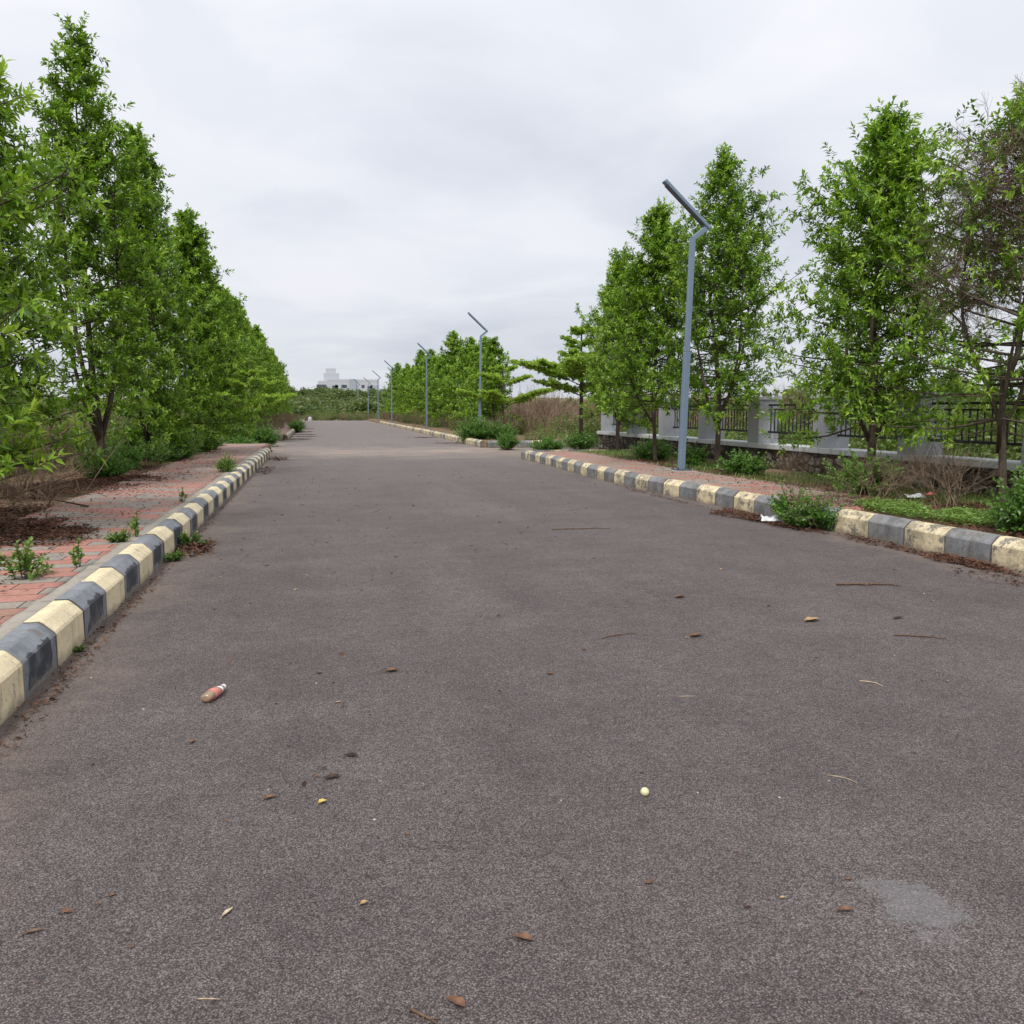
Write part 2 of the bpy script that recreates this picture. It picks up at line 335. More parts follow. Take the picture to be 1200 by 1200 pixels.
M['panel']=m_flat('lamp_lens',(.035,.04,.05),.25)
M['iron']=m_flat('black_iron',(.018,.018,.02),.5)
M['white_wall']=m_flat('render_white',(.46,.48,.52),.8)
M['grey_wall']=m_flat('render_grey',(.33,.37,.43),.8)
M['glass']=m_flat('window_dark',(.07,.085,.11),.3)
M['plastic']=m_flat('white_plastic',(.82,.83,.85),.4)
M['redpack']=m_flat('pack_red',(.55,.12,.10),.4); M['greenpack']=m_flat('pack_teal',(.35,.55,.50),.4)
def m_bottle():
    t=NT('bottle_clear'); return t.bsdf((.62,.50,.34),.12,transmission=.0) if False else t.bsdf(t.mix(t.noise(30,3),(.42,.27,.12),(.75,.62,.48)),.12,spec=.8,Transmission_Weight=.55)
M['bottle']=m_bottle()
M['blabel']=m_flat('bottle_label',(.60,.22,.17),.35,var=.45)
M['bcap']=m_flat('bottle_neck',(.70,.62,.62),.25)
M['fruit']=m_flat('fruit_skin',(.70,.66,.40),.45)
M['pebble']=m_flat('pebble',(.42,.38,.34),.8,var=.3)

# ------------------------------------------------------------------ world, sun, camera
AZ,EL=212,54      # where the brightest part of the cloud lies
w=bpy.data.worlds.new('World'); sc.world=w; w.use_nodes=True; nt=w.node_tree; nt.nodes.clear()
N=nt.nodes.new; Lk=nt.links.new
wo=N('ShaderNodeOutputWorld'); bg=N('ShaderNodeBackground'); bg.inputs[1].default_value=.1
sky=N('ShaderNodeTexSky'); sky.sky_type='NISHITA'; sky.sun_disc=False; sky.sun_elevation=R_(EL); sky.sun_rotation=R_(AZ); sky.air_density=1.; sky.dust_density=4.; sky.altitude=500
tc=N('ShaderNodeTexCoord'); sx=N('ShaderNodeSeparateXYZ'); Lk(tc.outputs['Generated'],sx.inputs[0])
def wm(op,a,b=0.):
    x=N('ShaderNodeMath'); x.operation=op
    for i,v in enumerate((a,b)):
        if isinstance(v,bpy.types.NodeSocket): Lk(v,x.inputs[i])
        else: x.inputs[i].default_value=v
    return x.outputs[0]
den=wm('ADD',wm('MAXIMUM',sx.outputs[2],0.),.16); cb=N('ShaderNodeCombineXYZ'); Lk(wm('DIVIDE',sx.outputs[0],den),cb.inputs[0]); Lk(wm('DIVIDE',sx.outputs[1],den),cb.inputs[1])
def wn(scale,det,dist=0,off=0):
    x=N('ShaderNodeTexNoise'); x.inputs['Scale'].default_value=scale;x.inputs['Detail'].default_value=det;x.inputs['Distortion'].default_value=dist;x.inputs['Roughness'].default_value=.5
    mp=N('ShaderNodeMapping'); mp.inputs['Location'].default_value=(off,off*.7,0); Lk(cb.outputs[0],mp.inputs[0]); Lk(mp.outputs[0],x.inputs['Vector']); return x.outputs['Fac']
def wr(f,stops):
    x=N('ShaderNodeValToRGB'); e=x.color_ramp.elements
    while len(e)<len(stops): e.new(.5)
    for i,(p,c) in enumerate(stops): e[i].position=p; e[i].color=(*c,1)
    Lk(f,x.inputs[0]); return x.outputs[0]
SC=10.
def cc(r,g,b): return (r,g,b)
base=wr(sx.outputs[2],[(0,(.63,.655,.705)),(.18,(.69,.715,.77)),(.45,(.79,.81,.86)),(1,(.98,1.,1.03))])
cl=wr(wn(.55,7,.3,3.1),[(.38,(.87,.88,.90)),(.50,(1,1,1)),(.62,(1.07,1.05,1.04))])
cl2=wr(wn(1.7,6,.5,9.3),[(.40,(.94,.945,.96)),(.58,(1.035,1.02,1.012))])
def wmix(f,a,b,mode):
    x=N('ShaderNodeMix'); x.data_type='RGBA'; x.blend_type=mode
    if isinstance(f,bpy.types.NodeSocket): Lk(f,x.inputs[0])
    else: x.inputs[0].default_value=f
    Lk(a,x.inputs[6]); Lk(b,x.inputs[7]); return x.outputs[2]
o=wmix(1,wmix(1,base,cl,'MULTIPLY'),cl2,'MULTIPLY')
sc10=N('ShaderNodeVectorMath'); sc10.operation='SCALE'; sc10.inputs['Scale'].default_value=10.4; Lk(o,sc10.inputs[0])
fin=wmix(.93,sky.outputs[0],sc10.outputs[0],'MIX')
Lk(fin,bg.inputs[0]); Lk(bg.outputs[0],wo.inputs[0])
sl=bpy.data.lights.new('sun','SUN'); sl.energy=2.3; sl.angle=R_(11); sl.color=(1,.965,.91)
so=link('sun',sl)
az=R_(AZ); el=R_(EL)
sd=Vector((math.sin(az)*math.cos(el),math.cos(az)*math.cos(el),math.sin(el)))   # towards the sun
so.rotation_euler=sd.to_track_quat('Z','Y').to_euler()
cam=bpy.data.cameras.new('camera'); cam.sensor_width=36; cam.lens=30; cam.clip_end=4000; cam.clip_start=.05
co=link('camera',cam,loc=(0,0,1.5),rot=(R_(90)-math.atan(.12),0,-math.atan(.228*math.cos(math.atan(.12))))); sc.camera=co
sc.view_settings.view_transform='Standard'; sc.view_settings.look='None'; sc.view_settings.gamma=1; sc.view_settings.exposure=.22

# ------------------------------------------------------------------ setting
def KR(y):   # front line of the right kerb
    return float(np.interp(y,[0,6.6,9,10.2,12.4,15,18,22,25,33,38,52,130],[6.46,6.36,6.25,6.12,6.08,5.90,5.87,6.04,6.06,6.25,6.3,6.4,6.6]))
KL=-1.52; HK=.28; WL=.265; WR=.24
def tnoise(x,y,s=1.):
    return (np.sin(x*1.3*s+y*.7*s)+np.sin(x*.6*s-y*1.9*s+1.3)+np.sin(x*2.9*s+2.1*y*s)*.5+np.sin(5.1*x*s-3.3*y*s)*.25)/2.75
def grid(name,xs,ys,zf,mat,xf=None,skirt=.35):
    X,Y=np.meshgrid(xs,ys); 
    if xf is not None: X=xf(X,Y)
    Z=zf(X,Y); V=np.stack([X,Y,Z],-1).reshape(-1,3); nx=len(xs);ny=len(ys)
    i=np.arange(nx*ny).reshape(ny,nx); F=np.stack([i[:-1,:-1],i[:-1,1:],i[1:,1:],i[1:,:-1]],-1).reshape(-1,4)
    if skirt:
        ring=np.concatenate([i[0,:],i[1:,-1],i[-1,-2::-1],i[-2:0:-1,0]]); n=len(V); S=V[ring].copy(); S[:,2]-=skirt
        V=np.concatenate([V,S]); k=len(ring); a=np.arange(k); F=np.concatenate([F,np.stack([ring[a],n+a,n+(a+1)%k,ring[(a+1)%k]],-1)])
    return link(name,npmesh(name,V,F,smooth=True),mat)
tag(grid('ground',np.concatenate([np.linspace(-1500,-60,12),np.linspace(-50,60,12),np.linspace(80,1500,12)]),np.concatenate([[-60],np.linspace(-10,180,20),np.linspace(220,2200,14)]),
   lambda X,Y:np.full_like(X,-.06),M['field'],skirt=0),kind='structure')
# road: main carriageway with two side-road mouths, one sheet
V=[];F=[]
def rq(x0,x1,y0,y1):
    b=len(V); V.extend([(x0,y0,0),(x1,y0,0),(x1,y1,0),(x0,y1,0)]); F.append((b,b+1,b+2,b+3))
rq(-1.66,6.62,-8,120); rq(-45,-1.66,32.9,42.8); rq(6.62,60,25.4,33.0)
tag(link('road',npmesh('road',V,F),M['asphalt']),kind='structure')
fx=lambda a,b,n:np.linspace(a,b,n)
def zl(X,Y): return WL-.02+.05*tnoise(X,Y)*np.clip((-X-2.4)/1.5,0,1)-.0*np.clip((-X-8)/20,0,1)
def zr(X,Y): return WR-.02+.05*tnoise(X,Y)*np.clip((X-7.4)/1.2,0,1)
tag(grid('verge_near_side',np.concatenate([fx(-60,-8,14),fx(-7,-1.70,32)]),fx(-8,32.75,120),zl,M['dirt']),kind='structure')
tag(grid('verge_far_side',np.concatenate([fx(-60,-8,14),fx(-7,-1.70,12)]),fx(43.1,150,60),lambda X,Y:zl(X,Y)-.03,M['dirt']),kind='structure')
xr=lambda X,Y:np.where(X<0,(np.vectorize(KR)(Y)+.16),X)
tag(grid('verge_park_side',np.concatenate([[-1],fx(6.75,12,32),fx(13,60,14)]),fx(-8,25.2,100),zr,M['dirt'],xr),kind='structure')
tag(grid('verge_field_side',np.concatenate([[-1],fx(6.95,12,14),fx(13,60,14)]),fx(33.3,150,60),lambda X,Y:zr(X,Y)-.02,M['dirt'],xr),kind='structure')
# paved footpaths: sheets resting on the verges
tag(grid('footpath_left',fx(-3.35,-1.80,20),fx(-6,32.6,130),lambda X,Y:WL+.004+.007*tnoise(X*2,Y*1.3),M['paver'],skirt=.1),kind='structure')
tag(grid('footpath_right',fx(0,1,8),fx(9.6,25.0,60),lambda X,Y:WR+.006+.006*tnoise(X*2,Y*1.3),M['paver'],
   lambda X,Y:(np.vectorize(KR)(Y)+.20)+X*1.55,skirt=.1),kind='structure')
tag(grid('footpath_beyond_side_road',fx(-3.6,-1.75,4),fx(43.4,118,40),lambda X,Y:WL-.02+.006*tnoise(X*2,Y*1.3),M['paver'],skirt=.1),kind='structure')
# cement haunch behind the left kerb
tag(grid('kerb_backing',fx(-1.815,-1.688,4),fx(-6,28.5,160),lambda X,Y:HK-.012+.006*tnoise(X*9,Y*7),M['concrete'],skirt=.1),kind='structure')
tag(grid('kerb_backing',fx(0,1,3),fx(2,25.1,120),lambda X,Y:HK-.028+.008*tnoise(X*2,Y*7),M['concrete'],lambda X,Y:(np.vectorize(KR)(Y)+.155)+X*.1,skirt=.1),kind='structure')

# kerbs : stones are parts of one run
def stone_mesh(L,seed):
    r=random.Random(seed); b=MB()
    prof=[(0,-.12),(0,.200),(.010,.215),(.072,.272),(.088,HK),(.17,HK),(.17,-.12)]   # x back from the front, z
    n=8; h=L/2-.003
    rows=[]
    for k in range(n+1):
        y=-h+2*h*k/n; rows.append([(px+r.gauss(0,.0006),y,pz+r.gauss(0,.0006)) for px,pz in prof])
    m=len(prof); vs=[p for q in rows for p in q]; fs=[]
    for k in range(n):
        for i in range(m): fs.append((k*m+i,(k+1)*m+i,(k+1)*m+(i+1)%m,k*m+(i+1)%m))
    fs.append(tuple(range(m))[::1]); fs.append(tuple(n*m+i for i in range(m))[::-1])
    b.add(vs,fs); me=b.mesh('kerb_stone')
    bm=bmesh.new(); bm.from_mesh(me); bmesh.ops.recalc_face_normals(bm,faces=bm.faces); bm.to_mesh(me); bm.free(); return me
SL=.6; ST={}
for key in ('cream','grey','cream_worn','grey_worn'):
    ST[key]=[]
    for i in range(3):
        me=stone_mesh(SL,hash(key)%97+i if False else i*7+len(key)); me.materials.append(M[key]); ST[key].append(me)
def kerb(label_group,y0,y1,xf,side,mats,phase=0,maxn=100):
    """side -1: front faces +x (left kerb), +1: front faces -x"""
    e=empty('kerb',(xf(y0),y0,0)); tag(e,kind='structure'); e['group']=label_group
    y=y0; i=0
    while y<y1 and i<maxn:
        x=xf(y+SL/2); a=math.atan2(xf(y+SL)-xf(y),SL); mk=mats[(i+phase)%2](y) if callable(mats[(i+phase)%2]) else mats[(i+phase)%2]
        rz=-a+(math.pi if side<0 else 0)
        o=link('kerb_stone',random.choice(ST[mk]),None,e,loc=(x-xf(y0)+random.gauss(0,.004),y+SL/2-y0,random.gauss(-.004,.004)),rot=(0,random.gauss(0,.008),rz+random.gauss(0,.005)))
        y+=SL; i+=1
    return e
kerb('painted kerbs along the road',2.32,28.6,lambda y:KL,-1,['cream','grey'],1)
kerb('painted kerbs along the road',44.0,104,lambda y:KL+.05,-1,['cream_worn','grey_worn'])
kerb('painted kerbs along the road',3.35,25.0,KR,1,['cream_worn','grey_worn'],1)
kerb('painted kerbs along the road',33.4,93,KR,1,['cream_worn',lambda y:'cream_worn' if int(y*3.1)%3 else 'grey_worn'])
def kerb_x(x0,x1,y,face):   # returns into the side roads
    e=empty('kerb',(x0,y,0)); tag(e,kind='structure'); e['group']='kerb returns at the side roads'
    n=int(abs(x1-x0)/SL); s=1 if x1>x0 else -1
    for i in range(n):
        link('kerb_stone',random.choice(ST['cream_worn' if i%2 else 'grey_worn']),None,e,loc=(s*(i+.5)*SL,0,-.004),rot=(0,0,face))
kerb_x(-4.6,-9,32.95,-math.pi/2); kerb_x(-1.72,-10,43.0,math.pi/2); kerb_x(6.3,16,25.3,-math.pi/2); kerb_x(6.5,18,33.1,math.pi/2)
# low rise beyond the road end
def hz(X,Y): 
    t=np.clip((Y-150)/130,0,1); return (3*t*t-2*t**3)*5.2+.5*tnoise(X*.05,Y*.05)*t-.05
tag(grid('hill',fx(-260,260,40),fx(150,620,40),hz,M['field'],skirt=1),kind='structure')

# ------------------------------------------------------------------ trees
def tree_mesh(seed,H,Rr,base,fork,nst,tr,dens=20,L=.15,W=.02,k=16,lod=1,tw=8,low=1.0,bare=0.,cull=None,bl=1.7):
    global rng
    rng=np.random.default_rng(seed); wood=MB(); S0=[];S1=[];Ra=[];Rb=[]; TP0=[];TP1=[]
    ph=rng.uniform(0,6.28,3)
    def env(h,az):
        t=np.clip((h-base)/(H-base),0,1)
        r=Rr*min(1,.62*low+(t/.28)*.5)*(1-t**bl)**.66
        return max(.10,r*(1+.15*math.sin(2*az+ph[0])+.18*math.sin(3*az+ph[1]+5*t)+.13*math.sin(11*t+ph[2]+az)))
    bx,by=rng.normal(0,.05,2)
    def clear(q):      # keep the crown trimmed back from the lamp post beside it
        if cull is None: return False
        (tx,ty,rz,lx,ly)=cull; c,sn=math.cos(rz),math.sin(rz); wx=tx+q[0]*c-q[1]*sn; wy=ty+q[0]*sn+q[1]*c
        n=math.hypot(lx,ly); ax=(wx*lx+wy*ly)/n; pr=abs(wx*ly-wy*lx)/n; return pr<.30 and ax<n+.35
    tp=[(0,0,-.15),(bx*.2,by*.2,.12),(bx*.6,by*.6,fork*.5),(bx,by,fork),(bx,by,fork+.25)]
    wood.tube(tp,[tr*1.45,tr*1.1,tr*.92,tr*.8,tr*.45],9)
    for s in range(nst):
        az=6.28*s/nst+rng.uniform(-.6,.6); top=H if s==0 else H*rng.uniform(.70,.95)
        off=(.08 if s==0 else rng.uniform(.28,.5))*Rr
        f0=fork*(.97 if s==0 else rng.uniform(.45,.9)); start=np.array([bx,by,f0])
        n=9; pts=[];rad=[]
        r0=tr*(.85 if s==0 else rng.uniform(.45,.65))
        wob=rng.normal(0,.05,(n,2)).cumsum(0)*.6
        for i in range(n):
            u=i/(n-1); z=f0+(top-f0)*u; q=off*math.sin(min(1,u*1.6)*math.pi/2)*(1-.45*u)
            pts.append(np.array([bx+math.cos(az)*q+wob[i,0]*(i>0),by+math.sin(az)*q+wob[i,1]*(i>0),z])); rad.append(max(.006,r0*(1-u)**.9))
        wood.tube(pts,rad,7); P=np.array(pts)
        nb=int((top-base)*dens/nst*(1.3 if s==0 else .9))
        for b in range(nb):
            u=((b+rng.random())/nb)**.9; h=base+(top-base)*u*.985
            if h<f0: h=f0+rng.uniform(0,.3)
            p=np.array([np.interp(h,P[:,2],P[:,0]),np.interp(h,P[:,2],P[:,1]),h])
            baz=b*2.4+s*1.1+rng.uniform(-.5,.5)
            rr=env(h+.3,baz)*rng.uniform(.45,1.06); dz=(.30+.42*rng.random())*rr*min(1.,max(-.35,(h-base)/1.3-.35))+.06
            e=np.array([bx*.5+math.cos(baz)*rr,by*.5+math.sin(baz)*rr,min(h+dz,H+.1)])
            if np.linalg.norm(e-p)<.12: e=p+np.array([.1,.05,.25])
            m1=p+(e-p)*.35+np.array([0,0,-.05*rr]); m2=p+(e-p)*.7+np.array([0,0,-.045*rr]) + rng.normal(0,.03,3)
            if clear(e) or clear(m2): continue
            Q=[p,m1,m2,e]; r1=.0045+.009*np.linalg.norm(e-p)
            for i in range(3): S0.append(Q[i]);S1.append(Q[i+1]);Ra.append(r1*(1-.3*i));Rb.append(r1*(.7-.3*i)+.001)
            bd=nrm((e-m1)[None])[0]
            for j in range(tw):
                if rng.random()<bare: continue
                if clear(p+(e-p)*.5*0+np.array(e)*0+p*0+(p+(e-p)*(.22+.78*(j+.5)/tw))): continue
                s_=.22+.78*(j+rng.random())/tw
                g=Q[0]+(Q[1]-Q[0])*(s_/.35) if s_<.35 else (Q[1]+(Q[2]-Q[1])*((s_-.35)/.35) if s_<.7 else Q[2]+(Q[3]-Q[2])*((s_-.7)/.3))
                d=nrm((bd*.5+rng.normal(0,.75,3)+np.array([0,0,.30]))[None])[0]
                TP0.append(g); TP1.append(g+d*rng.uniform(.20,.42)*(1 if H>3 else .7))
    # leader shoots
    for j in range(10):
        z=H-.25-.6*rng.random(); g=np.array([pts[-1][0]*.0+wood.v[0][0]*0+bx+rng.normal(0,.05),by+rng.normal(0,.05),z]); TP0.append(g); TP1.append(g+np.array([*rng.normal(0,.09,2),.26]))
    TP0=np.array(TP0);TP1=np.array(TP1)
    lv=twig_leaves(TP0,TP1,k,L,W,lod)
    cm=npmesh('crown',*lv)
    segV,segF=segs(S0,S1,Ra,Rb,4 if lod==1 else 3); tv,tf=segs(TP0,TP1,.0045,.002,3)
    wm_=wood.mesh('t'); 
    # branches and twigs go with the trunk
    wv=np.array(wood.v); wf=[f for f in wood.f]
    me=bpy.data.meshes.new('trunk'); allV=np.concatenate([wv,segV,tv]) if lod==1 else np.concatenate([wv,segV])
    fs=wf+(segF+len(wv)).tolist()+((tf+len(wv)+len(segV)).tolist() if lod==1 else [])
    me.from_pydata(allV.tolist(),[],fs); me.update(); me.polygons.foreach_set('use_smooth',[True]*len(me.polygons)); bpy.data.meshes.remove(wm_)
    return me,cm
def place_tree(name,ms,loc,rz,s,label,cat_,group=None,leaf='leaf',sz=None):
    e=empty(name,loc,rz,(s,s,sz or s)); tag(e,label,cat_,group)
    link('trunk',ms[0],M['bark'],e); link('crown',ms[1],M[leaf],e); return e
ORD=['first','second','third','fourth','fifth','sixth','seventh','eighth','ninth','tenth','eleventh','twelfth','thirteenth','fourteenth','fifteenth','sixteenth','seventeenth','eighteenth','nineteenth','twentieth']
# left row
T_near=tree_mesh(11,5.4,2.35,.25,.6,4,.07,dens=36,L=.175,W=.021,k=18,tw=12,low=1.4)
T_b=tree_mesh(12,6.5,1.8,.9,1.2,3,.075,dens=28,k=17,tw=12,lod=0,W=.023)
T_c=tree_mesh(13,8.2,1.65,1.3,.9,5,.085,bare=.22,bl=1.45,dens=29,k=17,tw=12,low=1.1,lod=0,W=.023)
T_d=tree_mesh(14,7.8,1.6,.5,.5,4,.075,dens=29,k=17,tw=12,low=1.25,lod=0,W=.023,bl=1.3)
T_e=tree_mesh(15,6.8,1.7,.3,.6,3,.07,dens=28,k=16,tw=12,low=1.3,lod=0,W=.024,bl=1.4)
T_f=tree_mesh(16,7.1,1.85,.35,.7,3,.075,dens=17,L=.24,W=.040,k=13,tw=10,lod=0,low=1.35)
T_g=tree_mesh(17,7.5,1.8,.4,.8,3,.075,dens=17,L=.24,W=.040,k=13,tw=10,lod=0,low=1.35)
GL='trees in the left-hand row'
place_tree('roadside_tree',T_near,(-4.15,9.0,.22),.4,1,'nearest leafy tree on the left, cut off by the frame, foliage hanging over the litter','tree',GL)
place_tree('roadside_tree',T_b,(-4.75,13.9,.22),1.7,1,'second tree of the left-hand row, half hidden at the frame edge behind the nearest foliage','tree',GL)
place_tree('roadside_tree',T_c,(-4.1,18.1,.22),2.2,1,'tallest tree on the left, thick dark forked trunk rising from a bank of leaf litter','tree',GL)
place_tree('roadside_tree',T_d,(-3.95,22.6,.22),.6,1,'tall pointed tree just beyond the forked-trunk tree, low leaning stems beside the brick footpath','tree',GL)
place_tree('roadside_tree',T_e,(-3.5,26.6,.22),3.9,1,'last tree of the left row before the side road, leafy down to the ground','tree',GL)
ys=[42.8+3.3*i for i in range(22)]
for i,y in enumerate(ys):
    ms=(T_f,T_g)[i%2]; s=[.99,.95,1.03,1.0,1.04,.98][i%6]*random.uniform(.95,1.04)*(1 if y<85 else .93)
    lab='%s tree beyond the side road in the left-hand row, counting away from the camera'%ORD[i] if i<12 else 'far green tree merging into the distant end of the left-hand row'
    place_tree('roadside_tree',ms,(-4.55+random.uniform(-.35,.3),y+random.uniform(-.4,.4),.2),random.uniform(0,6.28),s,lab,'tree',GL if i<12 else 'far end of the left-hand tree row')
# right row
T_r1=tree_mesh(21,5.8,1.95,.95,1.5,4,.07,dens=34,bl=1.35,L=.135,W=.019,k=19,tw=12,low=1.15,lod=0)
T_r2=tree_mesh(22,6.5,1.95,1.35,1.8,4,.06,dens=34,bl=1.3,L=.13,W=.019,k=19,tw=12,lod=0,low=1.1,cull=(8.5,17.2,2.1,7.25,16.3))
T_r3=tree_mesh(23,5.95,1.95,1.2,1.9,3,.05,dens=34,bl=1.4,L=.13,W=.019,k=19,tw=12,lod=0,low=1.1,cull=(8.2,19.5,.3,7.25,16.3))
T_r4=tree_mesh(24,5.75,1.6,1.0,1.3,3,.065,dens=29,L=.14,W=.021,k=19,tw=12,lod=0,low=1.2)
T_r0=tree_mesh(25,5.35,2.2,.9,1.6,4,.05,dens=28,L=.13,W=.019,k=15,tw=10,bare=.18,lod=0,low=1.2)
T_rf=tree_mesh(26,5.6,1.8,.6,1.0,3,.07,dens=17,L=.22,W=.038,k=12,tw=10,lod=0,low=1.3)
T_rg=tree_mesh(27,5.9,1.7,.6,1.0,3,.07,dens=17,L=.22,W=.038,k=12,tw=10,lod=0,low=1.3)
GR='trees on the right-hand verge'
place_tree('roadside_tree',T_r1,(8.66,12.1,.2),1.0,1,'broad leafy tree on the right, dark trunk before the stone wall among dry twigs','tree',GR)
place_tree('roadside_tree',T_r2,(8.5,17.2,.2),2.1,1,'tall pointed tree right of the nearest street lamp, crooked trunk against the railing','tree',GR)
place_tree('roadside_tree',T_r3,(8.05,19.6,.2),.3,1,'slim straight-trunked tree just left of the nearest street lamp','tree',GR)
place_tree('roadside_tree',T_r4,(9.0,25.0,.2),4.4,1,'shorter leafy tree by the far end of the grey pillared wall','tree',GR)
e0=place_tree('roadside_tree',T_r0,(9.05,9.75,.2),5.2,1,'thin tree at the right frame edge carrying a tangle of brown dead vine','tree',GR)
ys=[45.5+3.2*i for i in range(20)]
for i,y in enumerate(ys):
    s=[.86,.90,.86,.95,.90,1.0][i%6]*random.uniform(.94,1.05)*(1 if y<60 else 1.08)
    lab='%s tree past the junction in the right-hand row, behind the street lamps'%ORD[i] if i<10 else 'far tree at the distant end of the right-hand row'
    place_tree('roadside_tree',(T_rf,T_rg)[i%2],(9.4+random.uniform(-.3,.5),y+random.uniform(-.5,.5),.18),random.uniform(0,6.28),s,lab,'tree',GR if i<10 else 'far end of the right-hand tree row')
# dead vine tangle on the edge tree
def rotm(g):
    q=nrm(g.normal(0,1,(1,4)))[0]; a,b,c,d=q
    return np.array([[a*a+b*b-c*c-d*d,2*(b*c-a*d),2*(b*d+a*c)],[2*(b*c+a*d),a*a-b*b+c*c-d*d,2*(c*d-a*b)],[2*(b*d-a*c),2*(c*d+a*b),a*a-b*b-c*c+d*d]])
def vine(seed,cs):
    g=np.random.default_rng(seed); parts=[]; base=[forked(200+k) for k in range(3)]
    for c,rad,num in cs:
        for i in range(num):
            V,F,T=base[i%3]; p=np.array(c)+np.clip(g.normal(0,.5,3),-1,1)*np.array(rad); parts.append((V@rotm(g).T*g.uniform(.6,1.1)+p,F,T))
    V,F,T=cat(parts); return npmesh('dead_vine',V,F,T)
def forked(seed):
    g=np.random.default_rng(seed); A=[];B=[];r0=[];r1=[]; p=np.zeros((3,3)); d=nrm(g.normal(0,1,(3,3))); w_=.006
    for lv in range(4):
        for k in range(3):
            q=p+d*.075*(1.1-lv*.12); A.append(p);B.append(q);r0.append(np.full(len(p),w_));r1.append(np.full(len(p),w_*.85)); w_*=.88; p=q; d=nrm(d+g.normal(0,.22,d.shape)+np.array([0,0,-.05]))
        if lv<3: p=np.repeat(p,3,0); d=nrm(np.repeat(d,3,0)+g.normal(0,.5,(len(p),3)))
    V,F=segs(np.concatenate(A),np.concatenate(B),np.concatenate(r0),np.concatenate(r1),3); return V,F,g.random(len(F))
link('dead_vine',vine(3,[((-.35,.0,3.75),(.55,.5,.9),66),((-.15,.0,4.4),(.35,.4,.5),20),((-.45,.5,2.9),(.5,.4,.7),16)]),M['dead'],e0,rot=(0,0,-5.2))
e1=[o for o in COL.objects if o.get('label','').startswith('broad leafy tree on the right')][0]
link('dead_vine',vine(4,[((1.0,-.3,2.6),(.6,.5,.8),9)]),M['dead'],e1,rot=(0,0,-1.0))

# tiered trees
def tier_mesh(seed,H,spread,tiers,tr,L=.115,W=.030):
    global rng
    rng=np.random.default_rng(seed); wood=MB(); wood.tube([(0,0,-.1),(.02,.01,H*.4),(0,.02,H*.8),(0,0,H)],[tr*1.25,tr,tr*.55,.008],9)
    S0=[];S1=[];Ra=[];Rb=[];T0=[];T1=[]
    for (h,rr) in tiers:
        nb=5; a0=rng.uniform(0,6.28)
        for b in range(nb):
            az=a0+6.28*b/nb+rng.normal(0,.2); L_=rr*rng.uniform(.75,1.1); p=np.array([0,0,h+rng.normal(0,.05)]); d=np.array([math.cos(az),math.sin(az),.42])
            n=5; Q=[p+d*L_*(i/n)+np.array([0,0,-.10*L_*(i/n)**2]) for i in range(n+1)]
            for i in range(n):
                S0.append(Q[i]);S1.append(Q[i+1]);Ra.append(.016*(1-i/n)+.004);Rb.append(.016*(1-(i+1)/n)+.003)
            for i in range(int(12+34*L_)):
                u=rng.uniform(.12,1)**.8; g=p+d*L_*u+np.array([0,0,-.10*L_*u*u]); sa=az+rng.choice([-1,1])*rng.uniform(.5,1.2); sl=L_*rng.uniform(.12,.42)*(1.1-.5*u)
                e=g+np.array([math.cos(sa),math.sin(sa),.16])*sl; S0.append(g);S1.append(e);Ra.append(.004);Rb.append(.002)
                m=max(2,int(sl/.07))
                for q in range(m):
                    c=g+(e-g)*((q+1)/m)+rng.normal(0,.04,3); T0.append(c-np.array([0,0,.02])); T1.append(c+np.array([*(rng.normal(0,.02,2)),.035]))
    T0=np.array(T0);T1=np.array(T1); c=npmesh('crown',*twig_leaves(T0,T1,7,L,W,0,spread=(80,55),up=.1,tj=.3,start=.4))
    sv,sf=segs(S0,S1,Ra,Rb,4); wv=np.array(wood.v); me=bpy.data.meshes.new('trunk'); me.from_pydata(np.concatenate([wv,sv]).tolist(),[],wood.f+(sf+len(wv)).tolist()); me.update()
    return me,c
TM=tier_mesh(31,4.7,2.2,[(1.95,1.7),(2.3,2.3),(2.6,1.8),(3.2,.9),(3.7,.75),(4.15,.5)],.07)
TM2=tier_mesh(32,3.9,2.2,[(1.5,2.4),(2.5,1.7),(3.2,.7)],.06)
place_tree('tiered_tree',TM,(9.5,30.6-7.4,.2),.5,1,'tier-branched pale green tree standing at the corner by the wall end','tree','tiered trees at the junction','leaf_pale') if False else place_tree('tiered_tree',TM,(9.5,30.4,.05),.5,1,'pale green tree with flat tiered branches on the junction corner past the wall end','tree','tiered trees at the junction','leaf_pale')
place_tree('tiered_tree',TM2,(9.05,42.0,.15),2.0,1,'small umbrella-shaped tiered tree right of the second street lamp','tree','tiered trees at the junction','leaf_pale')
place_tree('tiered_tree',TM2,(-3.0,42.0,.0),3.0,.95,'yellow-green tiered tree poking out of the left-hand row beyond the side road','tree','tiered trees at the junction','leaf_pale')
# pale trees beyond the wall
T_bg=tree_mesh(41,5.6,2.4,.8,1.2,4,.09,dens=20,L=.13,W=.022,k=11,tw=8,lod=0,bare=.15)
T_bh=tree_mesh(42,4.6,2.3,.5,.9,4,.08,dens=22,L=.13,W=.022,k=11,tw=8,lod=0,low=1.3)
for i,(x,y,s,lab,ms) in enumerate([(16.5,24.5,.68,'pale yellow-green tree seen over the wall between the two big right-hand trees',T_bg),(21.5,31,.62,'hazy pale tree far behind the railings left of the street lamp',T_bg),
   (15.0,14.6,.62,'low green tree close behind the railing near the right frame edge',T_bh),(17.5,17.8,.66,'bushy green tree behind the wall pillar at the right',T_bh),(16.8,11.5,.74,'leafy tree behind the railing at the extreme right',T_bh)]):
    place_tree('field_tree',ms,(x,y,.1),i*1.3,s,lab,'tree','trees in the field behind the wall','leaf_bg')

